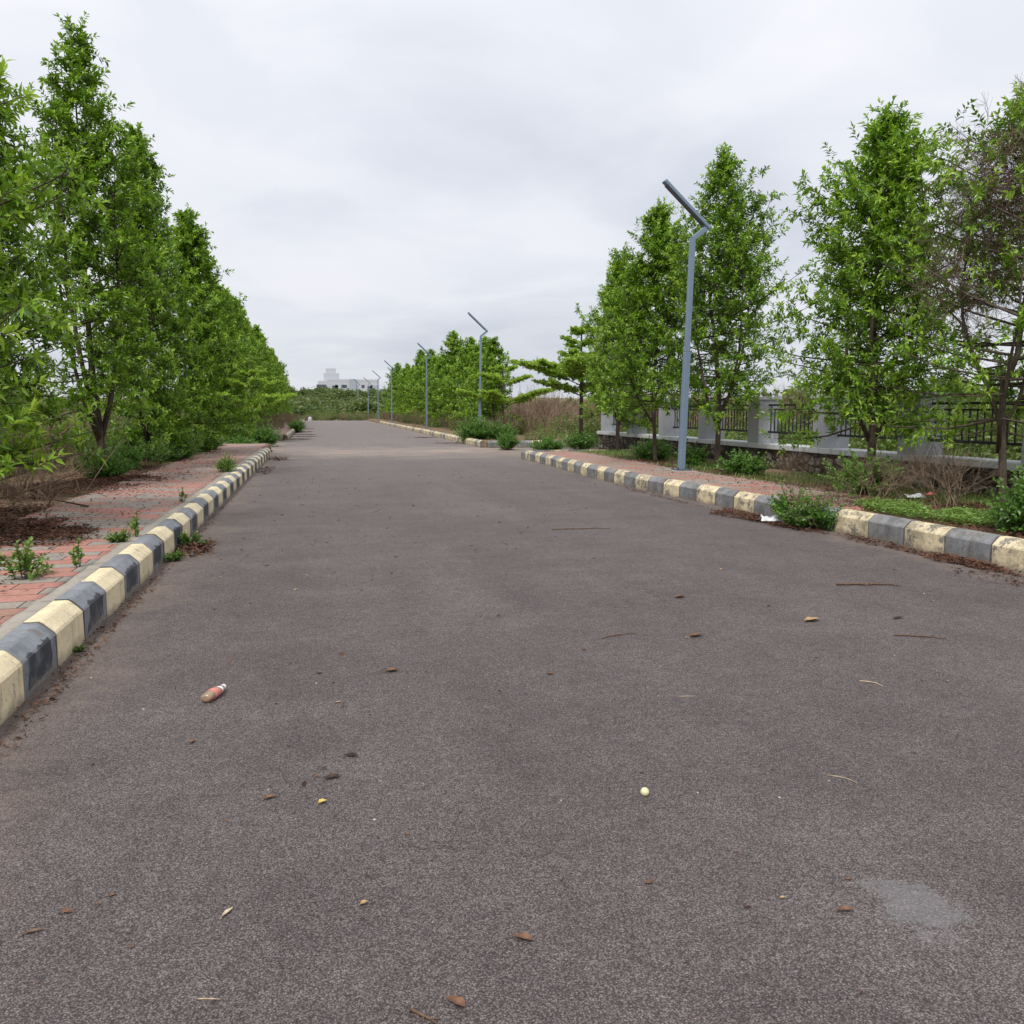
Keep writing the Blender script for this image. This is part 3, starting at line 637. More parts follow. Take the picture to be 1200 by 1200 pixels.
# ------------------------------------------------------------------ shrubs and weeds
def bush_mesh(seed,h,r,ns,L,W,k,lod=1,flat=.0,tb=.0):
    global rng
    rng=np.random.default_rng(seed); T0=[];T1=[];A=[];B=[]
    for i in range(ns):
        az=rng.uniform(0,6.28); rad=r*math.sqrt(rng.random()); hh=h*math.sqrt(max(.05,1-(rad/r)**2*.85))*rng.uniform(.6,1.05)
        b=np.array([math.cos(az)*rad*.25,math.sin(az)*rad*.25,-.02]); e=np.array([math.cos(az)*rad,math.sin(az)*rad,hh]); m=b+(e-b)*.5+np.array([-math.cos(az)*rad*.12,-math.sin(az)*rad*.12,.08*h])
        A+= [b,m];B+=[m,e]; T0.append(m);T1.append(e)
        for j in range(2):
            q=b+(m-b)*rng.uniform(.3,1); d=nrm((e-b+rng.normal(0,.4,3)*h)[None])[0]; T0.append(q);T1.append(q+d*h*rng.uniform(.2,.4))
    T0=np.array(T0);T1=np.array(T1); T1[:,2]=np.maximum(T1[:,2],.03); lv=twig_leaves(T0,T1,k,L,W,lod,spread=(75,35),up=.3,tb=tb,start=.1)
    lv[0][:,2]=np.maximum(lv[0][:,2],.002)
    V,F=segs(np.array(A),np.array(B),.004 if h<1.2 else .01,.0025,3)
    return npmesh('stems',V,F),npmesh('leaves',*lv)
def place_bush(name,ms,loc,label,cat_='bush',leaf='leaf_bush',s=1,rz=0,group=None,stem='bark',sz=None):
    e=empty(name,loc,rz,(s,s,sz or s)); tag(e,label,cat_,group); link('stems',ms[0],M[stem],e); link('leaves',ms[1],M[leaf],e); return e
B_round=bush_mesh(51,.85,.62,110,.085,.020,12); B_big=bush_mesh(52,1.0,.8,130,.09,.022,12); B_low=bush_mesh(53,.42,.5,80,.07,.018,9)
B_weed=bush_mesh(54,.30,.20,12,.050,.017,8,tb=.1); B_tuft=bush_mesh(55,.22,.15,26,.09,.007,9,tb=.15); B_sprig=bush_mesh(56,.22,.06,3,.045,.016,8,tb=.15)
B_leafy=bush_mesh(57,.75,.5,38,.10,.030,9,tb=.05); B_small=bush_mesh(58,.16,.17,18,.04,.013,8)
B_tall=bush_mesh(59,1.1,.45,14,.075,.022,14,tb=.1)
W_='weed'
place_bush('weed',B_weed,(-2.12,6.75,.26),'leafy weed on the left footpath beside the dark leaf litter',W_,'leaf_weed',1.12)
place_bush('weed',B_sprig,(-1.86,7.2,.26),'single upright sprig growing behind the left kerb near the leafy weed',W_,'leaf_weed',1.0,1.)
place_bush('weed',B_sprig,(-1.75,8.85,.26),'sprawling yellow-green sprig spilling from the left kerb back edge',W_,'leaf_weed',1.15,2.)
place_bush('weed',B_small,(-1.85,8.55,.26),'small weed clump hugging the back of the left kerb',W_,'leaf_weed',.9,2.)
place_bush('weed',B_tuft,(-1.80,17.9,.26),'bright green grass tuft behind the left kerb halfway to the side road',W_,'leaf_weed',1.5)
place_bush('weed',B_sprig,(-1.78,12.0,.26),'tiny green sprig far along the back of the left kerb',W_,'leaf_weed',.9)
place_bush('weed',B_small,(-1.40,9.9,0),'green weed sprouting from litter at the foot of the left kerb',W_,'leaf_bush',1.15)
place_bush('weed',B_small,(-1.43,8.95,0),'smaller weed against the left kerb foot, nearer the camera than the littered one',W_,'leaf_bush',.8,2)
place_bush('weed',B_small,(-1.49,5.66,0),'tiny weed at the foot of a cream kerb stone nearest the camera',W_,'leaf_bush',.32,2)
place_bush('bush',B_round,(-2.15,36.0,.0),'rounded green bush at the road edge where the left footpath ends',s=1.25)
place_bush('bush',B_round,(-3.3,36.9,.0),'low green bush beside the rounded bush at the left footpath end',s=1.15,rz=2)
place_bush('bush',B_round,(-4.5,36.6,.0),'leafy bush under the trees in the mouth of the left side road',s=1.2,rz=3,leaf='leaf_weed')
place_bush('bush',B_big,(-5.7,37.2,.0),'leftmost bush in the mouth of the left side road',s=1.3,rz=3)
place_bush('bush',B_low,(-2.9,34.2,.0),'low bush right at the far edge of the left footpath',s=1.3,rz=3)
place_bush('bush',B_round,(-1.35,57.5,.0),'round green bush leaning out over the far left kerb',s=1.15,rz=1)
place_bush('bush',B_big,(6.75,37.2,.0),'spreading grey-green bush at the foot of the second street lamp',leaf='leaf_scrub',s=1.3)
place_bush('bush',B_big,(7.9,37.0,.0),'brighter green bush right of the second lamp on the far junction corner',s=1.1,rz=2)
place_bush('bush',B_big,(6.9,31.2,.0),'green bush in the junction just behind the kerb end',s=.72,rz=1)
place_bush('bush',B_low,(7.5,27.8,.1),'low bright bush at the end of the right footpath',s=1.3,rz=1,leaf='leaf_weed')
place_bush('bush',B_low,(7.0,25.7,.2),'low clump of weeds just behind the end of the right kerb',s=1.1,rz=4,leaf='leaf_weed')
place_bush('bush',B_low,(8.4,27.0,.2),'spreading low green bush under the tiered corner tree',s=1.4,rz=3)
place_bush('bush',B_low,(9.0,22.2,.2),'low bush at the wall foot behind the footpath, furthest of the wall-side bushes',s=1.3,rz=3)
place_bush('bush',B_low,(8.4,20.6,.2),'leafy bush left of the slim straight trunk',s=1.3,rz=1)
place_bush('bush',B_leafy,(8.3,18.0,.2),'small upright bush between the street lamp and the slim trunk',s=.85,rz=1)
place_bush('bush',B_low,(8.15,15.3,.2),'bright leafy bush right of the crooked trunk beside the footpath',s=1.25,rz=5)
place_bush('bush',B_leafy,(8.0,11.3,.2),'leafy bush left of the broad tree trunk by the stone wall',s=1.1,rz=5)
place_bush('bush',B_tall,(7.35,10.9,.2),'tall loose-stemmed weed rising behind the littered kerb',W_,s=.75,rz=2,leaf='leaf_weed')
place_bush('bush',B_leafy,(6.12,10.15,.0),'bright bush overgrowing the kerb beside the white plastic scrap',s=.72,rz=2)
place_bush('bush',B_low,(6.1,9.65,.0),'straggly grey-green bush spilling over the kerb onto the road',s=1.0,rz=3,leaf='leaf_scrub')
place_bush('bush',B_big,(7.25,7.25,.2),'dense dark green bush at the right frame edge behind the kerb',s=.78,rz=2)
place_bush('bush',B_big,(8.5,8.2,.2),'broad-leaved bush behind the ground cover at the right frame edge',s=.8,rz=2)
for i in range(13):
    x,y=[(-3.75,16.6),(-3.9,18.9),(-3.6,20.6),(-3.7,22.0),(-3.45,23.2),(-3.9,24.0),(-3.4,25.2),(-3.5,26.5),(-3.3,27.9),(-3.6,29.2),(-3.3,30.4),(-3.8,31.4),(-4.6,30.2)][i]
    place_bush('bush',(B_round,B_leafy,B_tall,B_low)[i%4],(x,y,.2),ORD[i]+' small bush along the inner edge of the left footpath, from the camera',s=[.75,.9,.8,1.3][i%4]*(1+.03*(i%5)),rz=i*1.7,leaf=('leaf_bush','leaf_weed','leaf_scrub')[i%3],group='bushes edging the left footpath')
for i,(x,y,s) in enumerate([(-4.2,20.2,.9),(-4.9,21.6,1.1),(-4.4,24.6,1.3),(-4.0,23.9,1.2),(-4.9,26.0,1.3),(-4.2,27.8,1.0)]):
    place_bush('bush',B_leafy,(x,y,.2),['small sapling-like bush at the litter edge beside the forked trunk','loose bush between the forked-trunk tree and the leaning stems','yellow-green bush filling the gap under the left row','second loose bush under the left row nearer the footpath','bush at the back of the last left-hand tree','bush at the foot of the last left-hand tree'][i],s=s,rz=i,leaf='leaf_weed' if i%2 else 'leaf_bush')
# dry shrubs: bare forked stems
def dry_mesh(seed,h,r,ns,levels=3,th=.006):
    g=np.random.default_rng(seed); A=[];B=[];r0=[];r1=[]
    p=np.stack([g.normal(0,r*.15,ns),g.normal(0,r*.15,ns),np.zeros(ns)-.03],1); az=g.uniform(0,6.28,ns); d=nrm(np.stack([np.cos(az)*r/h*g.uniform(.2,1,ns),np.sin(az)*r/h*g.uniform(.2,1,ns),np.ones(ns)],1)); w_=th
    for lv in range(levels):
        ln=h*(.30 if lv else .36)*g.uniform(.7,1.2,(len(p),1))
        for sgm in range(2):
            q=p+d*ln*.5; A.append(p);B.append(q);r0.append(np.full(len(p),w_));r1.append(np.full(len(p),w_*.85)); p=q; d=nrm(d+g.normal(0,.14,d.shape))
        p=np.repeat(p,3,0); d=nrm(np.repeat(d,3,0)+g.normal(0,.42,(len(p),3))+np.array([0,0,.05])); w_*=.6
    ln=h*.22*g.uniform(.5,1.2,(len(p),1)); A.append(p);B.append(p+d*ln);r0.append(np.full(len(p),w_));r1.append(np.full(len(p),w_*.5))
    V,F=segs(np.concatenate(A),np.concatenate(B),np.concatenate(r0),np.concatenate(r1),3); V[:,2]=np.maximum(V[:,2],-.02); return V,F,g.random(len(F))
D1=dry_mesh(61,.9,.7,16); D2=dry_mesh(62,1.3,.8,14); D3=dry_mesh(63,.5,.8,18,3,.004)
def dry(me,loc,lab,s=1,rz=0):
    e=link('dry_shrub',me,M['dry'],None,loc,(0,0,rz),(s,s,s)); return tag(e,lab,'dry shrub','bare shrubs on the verges')
DM=[npmesh('dry_shrub',*d) for d in (D1,D2,D3)]
dry(DM[0],(-4.0,13.2,.2),'bare dry shrub with pale forked stems in front of the forked trunk',1.0)
dry(DM[2],(-3.5,11.6,.2),'low sprawling dry shrub over the litter left of the footpath',1.2,1)
dry(DM[2],(-4.4,11.0,.2),'tangled reddish-brown dry shrub under the nearest left foliage',1.5,2)
dry(DM[0],(-4.9,15.6,.2),'bare twiggy shrub behind the pale forked stems',1.1,3)
dry(DM[1],(6.75,60,.2),'bare grey-brown shrub standing on the far right kerb before the third lamp',1.0,1)
dry(DM[2],(6.25,9.75,.05),'dry brown stems sprawling over the kerb beside the gutter bush',1.15,2)
dry(DM[0],(8.6,11.6,.2),'pale bare stems at the foot of the broad tree',.75,1)
dry(DM[1],(8.9,8.6,.2),'taller bare shrub before the wall at the right frame edge',.7,3)
dry(DM[0],(7.4,10.3,.2),'thin bare twigs standing between the overgrown kerb and the wall',.8,2)
dry(DM[0],(7.9,9.4,.2),'bare twigs rising out of the light green ground cover',.9,4)
dry(DM[0],(9.0,10.9,.2),'dry bare shrub against the stone wall right of the broad tree',1.0,5)
dry(DM[0],(8.2,13.4,.2),'dry shrub between the broad tree and the crooked trunk',.7,5)
# sticks fallen around the forked trunk
def stick(pts,r,lab,mat='straw',cat_='stick',name='fallen_branch'):
    b=MB(); b.tube(pts,[r]+[r*.8]*(len(pts)-2)+[r*.4],6); o=b.build(name,M[mat]); return tag(o,lab,cat_)
stick([(-4.35,10.9,.30),(-3.7,12.0,.45),(-3.3,12.9,.62),(-3.1,13.6,1.0)],.014,'long pale fallen branch slanting up over the dry shrub on the left','dry')
stick([(-3.35,13.3,.24),(-3.55,13.7,.7),(-3.75,14.0,1.2)],.012,'pale branch propped in a V before the forked trunk','dry')
stick([(-3.35,13.35,.24),(-3.15,13.9,.7),(-2.9,14.4,1.15)],.011,'second pale branch of the V before the forked trunk','dry')
stick([(-2.85,11.6,.29),(-3.6,12.4,.34),(-4.2,12.9,.5)],.012,'grey branch lying across the litter at the footpath edge','dry')

# ------------------------------------------------------------------ uncountable cover
def scatter(base,spots,jit=.2,seed=1):
    g=np.random.default_rng(seed); V,F,T=base; k=len(V); VV=[];FF=[];TT=[]
    for i,(x,y,z,s,sz) in enumerate(spots):
        a=g.uniform(0,6.28); c,sn=math.cos(a),math.sin(a); q=V.copy(); q=np.stack([(q[:,0]*c-q[:,1]*sn)*s+x,(q[:,0]*sn+q[:,1]*c)*s+y,q[:,2]*sz+z],1)
        VV.append(q);FF.append(F+i*k);TT.append(np.clip(T+g.normal(0,jit),0,1))
    return np.concatenate(VV),np.concatenate(FF),np.concatenate(TT)
Dm=dry_mesh(71,1.0,.75,7,3,.011)
sp=[]; g=np.random.default_rng(5)
for i in range(150):   # left waste ground
    x=-g.uniform(6.2,17); y=g.uniform(6,75); sp.append((x,y,.15,g.uniform(1.0,1.7),g.uniform(1.1,2.0)))
for i in range(24): sp.append((-g.uniform(5.0,6.6),g.uniform(10,28),.15,g.uniform(.6,1.0),g.uniform(.5,1.0)))
for i in range(60): sp.append((-g.uniform(2.2,4.6),g.uniform(50,118),.15,g.uniform(.7,1.1),g.uniform(.7,1.3)))
for i in range(170):   # right waste ground
    y=g.uniform(36,110); sp.append((g.uniform(11,13+y*.28),y,.15,g.uniform(1.2,2.0),g.uniform(1.5,2.6)))
for i in range(75): sp.append((g.uniform(7.9,10.5),g.uniform(40,118),.15,g.uniform(.7,1.1),g.uniform(.7,1.25)))
for i in range(30): sp.append((g.uniform(-3,9),g.uniform(119,128),.0,g.uniform(.9,1.3),g.uniform(.7,1.2)))
tag(link('dry_scrub',npmesh('dry_scrub',*scatter(Dm,sp)),M['dry']),'pale brown thicket of dry leafless scrub covering the waste ground behind both tree rows','scrub',kind='stuff')
def leafcloud(seed,n,r,h,L,W):
    global rng
    rng=np.random.default_rng(seed); u=nrm(rng.normal(0,1,(n,3))); q=u*(rng.random((n,1))**.4)*np.array([r,r,h*.5]); q[:,2]+=h*.5
    q*=1+.2*np.sin(q[:,[1,2,0]]*4/r); D=nrm(u+rng.normal(0,.6,(n,3))); Nn=nrm(rng.normal(0,.6,(n,3))+np.array([0,0,1.]))
    return leaves(q,D,Nn,L*rng.uniform(.6,1.2,n),W*rng.uniform(.7,1.2,n),0,tint=np.clip(rng.normal(.45,.2,n)+.15*u[:,2],0,1))
cloud=leafcloud(81,420,.75,1.2,.16,.04)
sp=[]
for i in range(170): sp.append((-g.uniform(5.6,14),g.uniform(11,75),.1,g.uniform(.7,1.4),g.uniform(.7,1.5)))
for i in range(120):
    y=g.uniform(27,90); sp.append((g.uniform(10.5,12+y*.25),y,.05,g.uniform(.6,1.3),g.uniform(.5,1.05)))
for i in range(60): sp.append((g.uniform(8.2,10.4),g.uniform(36,118),.1,g.uniform(.4,.8),g.uniform(.4,.8)))
for i in range(95): sp.append((g.uniform(14.5,24),g.uniform(6,30),.0,g.uniform(.9,1.5),g.uniform(.8,1.5)))
for i in range(30): sp.append((-g.uniform(2.2,5.0),g.uniform(47,118),.1,g.uniform(.4,.8),g.uniform(.4,.7)))
for i in range(26): sp.append((-g.uniform(4.4,6.2),g.uniform(18,29),.1,g.uniform(.5,.9),g.uniform(.5,.95)))
for i in range(40): sp.append((g.uniform(-5,9),g.uniform(119,132),.0,g.uniform(.8,1.4),g.uniform(.6,1.3)))
tag(link('green_scrub',npmesh('green_scrub',*scatter(cloud,sp,.12,6)),M['leaf_scrub']),'dull green scrub growing among the dry thicket and behind the railings','scrub',kind='stuff')
fc=leafcloud(82,420,1.5,2.6,.55,.17)
sp=[]
for i in range(330):
    y=g.uniform(140,330); x=g.uniform(-26,26)*(y/170); sp.append((x,y,float(hz(np.array(x),np.array(y)))-.3,g.uniform(.9,1.8),g.uniform(.7,1.35)))
for i in range(260):
    y=g.uniform(8,150); x=g.uniform(20,34)+y*.12 if i%2 else -g.uniform(17,26)-y*.1
    sp.append((x if y>14 or i%2 else x,y,-.3,g.uniform(.7,1.3),g.uniform(.75,1.25)))
tag(link('distant_wood',npmesh('distant_wood',*scatter(fc,sp,.16,8)),M['leaf_far']),'hazy green wooded rise closing the far end of the road','wood',kind='stuff')
# grass blades
def blades(seed,n,fn,h,mat,name,lab):
    g=np.random.default_rng(seed); P=fn(g,n); m=len(P); a=g.uniform(0,6.28,m); D=nrm(np.stack([np.cos(a)*.45,np.sin(a)*.45,np.ones(m)],1)+g.normal(0,.15,(m,3))); hh=h*g.uniform(.4,1.2,m)
    S=np.stack([-np.sin(a),np.cos(a),np.zeros(m)],1)*.004*(1+P[:,1:2]*.05); tip=P+D*hh[:,None]
    V=np.stack([P-S,P+S,tip],1).reshape(-1,3); F=(np.array([[0,1,2]])[None]+(np.arange(m)*3)[:,None,None]).reshape(-1,3)
    return tag(link(name,npmesh(name,V,F,g.random(m)),mat),lab,'grass',kind='stuff')
def f_l(g,n):
    x=-g.uniform(3.6,9,n); y=g.uniform(6,28,n); k=tnoise(x*.8,y*.8)>-.1; return np.stack([x,y,np.full(n,.21)],1)[k]
def f_r(g,n):
    x=g.uniform(7.5,9.6,n); y=g.uniform(5,25,n); k=tnoise(x*1.1,y*.9)>-.2; return np.stack([x,y,np.full(n,.2)],1)[k]
def f_b(g,n):
    x=g.uniform(10.2,30,n); y=g.uniform(5,40,n); return np.stack([x,y,np.full(n,.2)],1)
blades(91,16000,f_l,.16,M['dry'],'dry_grass','thin dry grass on the left verge under the trees')
blades(92,15000,f_r,.13,M['leaf_weed'],'verge_grass','short green grass along the foot of the stone wall')
blades(93,26000,f_b,.45,M['leaf_weed'],'field_grass','tall green grass in the field behind the railings')
# ground cover patch (light green creeping weed)
def patch_cover():
    global rng
    rng=np.random.default_rng(95); n=5200; a=rng.uniform(0,6.28,n); r=np.sqrt(rng.random(n)); x=7.25+np.cos(a)*r*.5+0; y=8.9+np.sin(a)*r*1.35; x=x+(y-8.9)*-.05
    k=tnoise(x*2.2,y*2.2)>-.45; x=x[k];y=y[k];n=len(x); B=np.stack([x,y,.225+rng.uniform(0,.09,n)],1); az=rng.uniform(0,6.28,n)
    D=nrm(np.stack([np.cos(az),np.sin(az),rng.uniform(-.1,.5,n)],1)); Nn=nrm(np.array([0,0,1.])+rng.normal(0,.3,(n,3)))
    return leaves(B,D,Nn,np.full(n,.05)*rng.uniform(.6,1.2,n),np.full(n,.015),0,tint=np.clip(rng.normal(.72,.15,n),0,1))
tag(link('ground_cover',npmesh('ground_cover',*patch_cover()),M['leaf_weed']),'light green creeping ground cover behind the right kerb','ground cover',kind='stuff')
# leaf litter
def litter(name,lab,ells,seed,size=.055,mat='litter',lift=.05):
    g=np.random.default_rng(seed); P=[];Nz=[]
    for (cx,cy,rx,ry,z,n,th) in ells:
        a=g.uniform(0,6.28,n); r=np.sqrt(g.random(n))*(1+.25*np.sin(3*a+cx)+.15*np.sin(7*a)); x=cx+np.cos(a)*r*rx; y=cy+np.sin(a)*r*ry
        P.append(np.stack([x,y,z+th*np.clip(1-r,0,1)*g.random(n)+g.uniform(0,.012,n)],1))
    P=np.concatenate(P); m=len(P); a=g.uniform(0,6.28,m); D=nrm(np.stack([np.cos(a),np.sin(a),g.normal(0,.25,m)],1)); Nn=nrm(np.array([0,0,1.])+g.normal(0,.35,(m,3)))
    V,F,T=leaves(P,D,Nn,size*g.uniform(.5,1.5,m),size*.17*g.uniform(.5,1.3,m),0,droop=-.05,tint=g.random(m)); return tag(link(name,npmesh(name,V,F,T),M[mat]),lab,'leaf litter',kind='stuff')
litter('leaf_litter','deep dark brown leaf litter banked under the left-hand trees and spread onto the footpath',
  [(-3.3,9.3,1.0,1.1,.27,6500,.10),(-3.9,10.8,1.1,1.6,.24,5000,.1),(-2.7,9.2,.55,.5,.275,900,.03),(-3.9,14.6,1.1,1.7,.25,6000,.12),(-3.5,16.4,.8,.9,.26,3600,.08),(-3.9,18.8,.9,1.7,.25,3600,.1),(-3.6,22.3,.75,1.6,.25,2400,.06),
   (-3.6,26.0,.8,2.2,.25,2000,.06),(-2.7,6.9,.35,.5,.27,1500,.05),(-3.2,7.6,.7,.8,.26,2500,.05),(-2.8,13,.8,4,.272,500,.0),(-2.7,20,.8,5,.272,500,0),(-2.6,7.5,.6,1.5,.272,300,0)],101)
litter('leaf_litter','drift of dark brown litter in the gutter under the overgrown right kerb',
  [(5.86,10.9,.28,.95,.004,2400,.04),(5.95,9.8,.22,.5,.004,900,.03),(6.12,8.2,.14,.9,.004,700,.015),(6.17,7.1,.17,.55,.004,1700,.04),(5.75,14,.10,2.,.004,300,.0),(6.0,6.2,.3,.8,.004,260,.0)],102,.045)
litter('leaf_litter','red-brown litter on the verge behind the right footpath',
  [(8.1,12.0,.8,1.6,.23,2600,.06),(7.9,15.5,.5,2.4,.23,2200,.05),(7.9,20.,.5,3.,.24,1800,.04),(8.3,9.2,.9,1.6,.22,2200,.05),(7.0,10.6,.4,.7,.24,600,.03),(6.9,14,.5,4,.25,240,0)],103)
litter('leaf_litter','thin smears of red-brown litter along the far left edge of the road',
  [(-1.1,45.,.8,.5,.003,350,.0),(-.9,49,.9,.5,.003,450,0),(-1.0,53,.9,.6,.003,500,0),(-1.1,60,.8,.8,.003,450,0),(-1.1,68,.8,1.,.003,450,0),(-1.2,27,.35,.9,.003,260,0),(-1.3,22,.2,1.4,.003,160,0),(-1.35,9.7,.22,.5,.003,420,.02),(5.6,46,.7,.5,.003,300,0),(5.7,38,.8,.4,.003,260,0),],104,.08)
litter('leaf_litter','broken leaf crumbs collected along the foot of the left kerb',[(-1.44,6.5,.07,2.,.003,420,0),(-1.45,11,.06,4,.003,420,0),(-1.42,4.8,.08,.9,.003,160,0)],107,.035)
litter('leaf_litter','brown litter and bare twig mulch behind the nearest right kerb stones',[(7.2,7.4,.75,1.1,.235,2600,.03),(8.0,9.2,.9,1.6,.235,1500,.03),(7.0,10.0,.5,.5,.24,600,.03)],108,.05)
litter('road_debris','fine scatter of leaf crumbs and grit over the carriageway',
  [(2.3,6.5,3.6,5.5,.002,420,0),(2.3,6,3,4,.002,200,0),(.6,4.2,1.2,1.6,.002,90,0),(1.2,10,2.2,3,.002,160,0)],105,.022)

# ------------------------------------------------------------------ street lamps
def lamp():
    e=empty('street_lamp'); b=MB(); 
    b.prism((0,0,.02),(0,0,2.55),.125,.125,up=(0,1,0)); b.build('lower_post',M['post'],e,bevel=.012)
    b=MB(); b.prism((0,0,2.553),(0,0,4.95),.10,.10,up=(0,1,0)); b.prism((0,0,4.93),(.30,0,5.19),.10,.10,up=(0,1,0)); b.build('upper_post',M['post'],e,bevel=.01)
    b=MB(); b.prism((.345,0,5.17),(-.66,0,6.07),.15,.07,up=(0,0,1)); b.build('lamp_arm',M['post'],e,bevel=.012)
    b=MB(); b.prism((.20,0,5.242),(-.62,0,5.975),.115,.02,up=(0,0,1)); b.build('lamp_lens',M['panel'],e)
    b=MB(); b.box((0,0,.012),(.32,.32,.024)); b.build('base_plate',M['post_dark'],e,bevel=.004)
    for x in (-1,1):
        for y in (-1,1): b=MB(); b.tube([(x*.125,y*.125,.02),(x*.125,y*.125,.06)],[.013,.013],6); b.build('anchor_bolt',M['iron'],e)
    b=MB(); b.box((0,0,-.10),(.5,.5,.20)); b.build('footing',M['concrete'],e,bevel=.012)
    return e
L0=lamp()
def copy_tree(o,parent=None):
    c=o.copy(); COL.objects.link(c); c.parent=parent
    for ch in [q for q in list(COL.objects) if q.parent==o]: copy_tree(ch,c)
    return c
for i,(x,y,s) in enumerate([(7.25,16.3,1),(7.85,42.0,.99),(7.75,62.5,1),(6.95,83,.98),(7.3,107,1.0),(7.4,130,1.),(7.2,158,1.12)]):
    o=L0 if i==0 else copy_tree(L0)
    o.location=(x,y,.265 if i==0 else .2); o.scale=(s,s,s if i else .935); o.rotation_euler=(0,R_([1.6,1.0,.6,.2,.3,.5,.2][i]),random.uniform(-.03,.03))
    tag(o,['nearest blue-grey street lamp with angled arm, bolted beside the right kerb','second street lamp, rising from bushes on the far junction corner','third street lamp along the right verge, before the dense tree row','fourth street lamp, faint and half hidden against the trees','fifth small street lamp far down the right side','sixth tiny street lamp near the road end','most distant street lamp, by the hazy building'][i],'street lamp','street lamps along the right verge')

# ------------------------------------------------------------------ boundary wall
WX=9.72; PY=[4.6,7.25,9.9,12.55,15.15,17.8,20.45,23.1,25.75,28.3]
wl=empty('boundary_wall',(WX,16,0)); tag(wl,'low rubble stone wall with white coping, grey pillars and black railings on the right','wall')
def wmesh(b,name,mat,parent=wl,bevel=0):
    me=b.mesh(name,bevel); o=link(name,me,mat,parent); o.matrix_parent_inverse=Matrix.Translation((-WX,-16,0)) if parent is wl else Matrix(); return o
b=MB(); b.box((WX+.16,16.4,.27),(.42,24.9,.74)); wmesh(b,'stone_base',M['stone'])
b=MB(); b.box((WX+.16,16.4,.695),(.52,25.06,.11)); wmesh(b,'coping',M['coping'],bevel=.012)
for i,y in enumerate(PY):
    b=MB(); b.box((WX+.18,y,1.235),(.50,.50,.97)); p=wmesh(b,'pillar',M['pillar'],bevel=.006)
    b=MB(); b.box((WX+.18,y,1.755),(.58,.58,.07)); c=link('pillar_cap',b.mesh('pillar_cap',.008),M['coping'],p)
    if i<len(PY)-1:
        y0=y+.25;y1=PY[i+1]-.25; b=MB()
        for z,h in ((1.60,.04),(1.50,.03),(1.0,.045)): b.box((WX+.18,(y0+y1)/2,z),(.035,y1-y0,h))
        n=14
        for k in range(n): 
            yy=y0+.09+(y1-y0-.18)*k/(n-1); b.box((WX+.18,yy,1.25),(.02,.02,.485))
        for k in range(3): yy=y0+.1+(y1-y0-.2)*k/2; b.box((WX+.18,yy,1.55),(.02,.02,.075))
        wmesh(b,'railing_panel',M['iron'])

# ------------------------------------------------------------------ distant building
bd=empty('apartment_building',(14,400,5)); tag(bd,'pale hazy white apartment block on the skyline beyond the road end','building')
def bb(name,c,d,mat,parent=bd): b=MB(); b.box(c,d); return link(name,b.mesh(name),M[mat],parent)
bb('wall',(0,0,4.6),(27,12,9.2),'white_wall'); bb('stair_tower',(-7.4,1,11.0),(6.8,8,3.6),'white_wall'); bb('water_tank',(-7.6,1,13.9),(4.4,5,2.1),'white_wall'); bb('parapet',(2,-5.9,9.6),(23,.3,.8),'white_wall')
for x,w_,z0,z1 in ((-12.0,4.2,5.2,7.6),(-6.0,2.6,4.6,7.2),(9.5,2.4,4.6,7.0)): bb('window',(x,-6.05,(z0+z1)/2),(w_,.2,z1-z0),'glass')
for k in range(6):
    for z in (6.9,):
        bb('window',(-9.3+k*3.9 if k else -2.6,-6.05,z),(1.3,.2,1.3),'glass')
bb('wall_panel',(1.8,-6.3,5.4),(3.0,.6,9.4),'grey_wall'); bb('wall_panel',(12,-6.2,3.7),(3.,.4,7.4),'grey_wall')
b2=empty('white_house',(33,420,5)); tag(b2,'small pale house on the skyline right of the apartment block','building'); bb('wall',(0,0,3.),(6,8,6.),'white_wall',b2); bb('roof',(0,0,6.2),(6.6,8.6,.4),'grey_wall',b2); bb('window',(-.5,-4.08,4.4),(1.6,.15,1.5),'glass',b2)
b=MB(); b.tube([(0,0,0),(0,0,.5),(0,0,.8)],[.45,.42,.2],9); tag(b.build('marker_stone',M['white_wall'],loc=(-1.0,117,0),bevel=.01,scale=(.6,.6,.7)),'small whitish stone marker at the far end of the road','stone')

# ------------------------------------------------------------------ litter things on the road
def rleaf(L,W,seed,curl=.3):
    r=random.Random(seed); n=7; b=MB(); vs=[]
    for i in range(n+1):
        u=i/n; w_=W*math.sin(math.pi*min(.98,u*.96+.02))**.8*(1+r.uniform(-.15,.15)); z=.004+curl*L*(u-.5)**2+r.uniform(0,.002); x=(u-.5)*L; y=.15*L*math.sin(u*2.5)
        vs+=[(x,y-w_,z+w_*.55),(x,y,z),(x,y+w_,z+w_*.5)]
    fs=[]
    for i in range(n): a=i*3; fs+=[(a,a+3,a+4,a+1),(a+1,a+4,a+5,a+2)]
    b.add(vs,fs,True); b.tube([(-.5*L,0,.006+curl*L*.25),(-.72*L,-.04*L,.004)],[.0012,.0008],4); return b
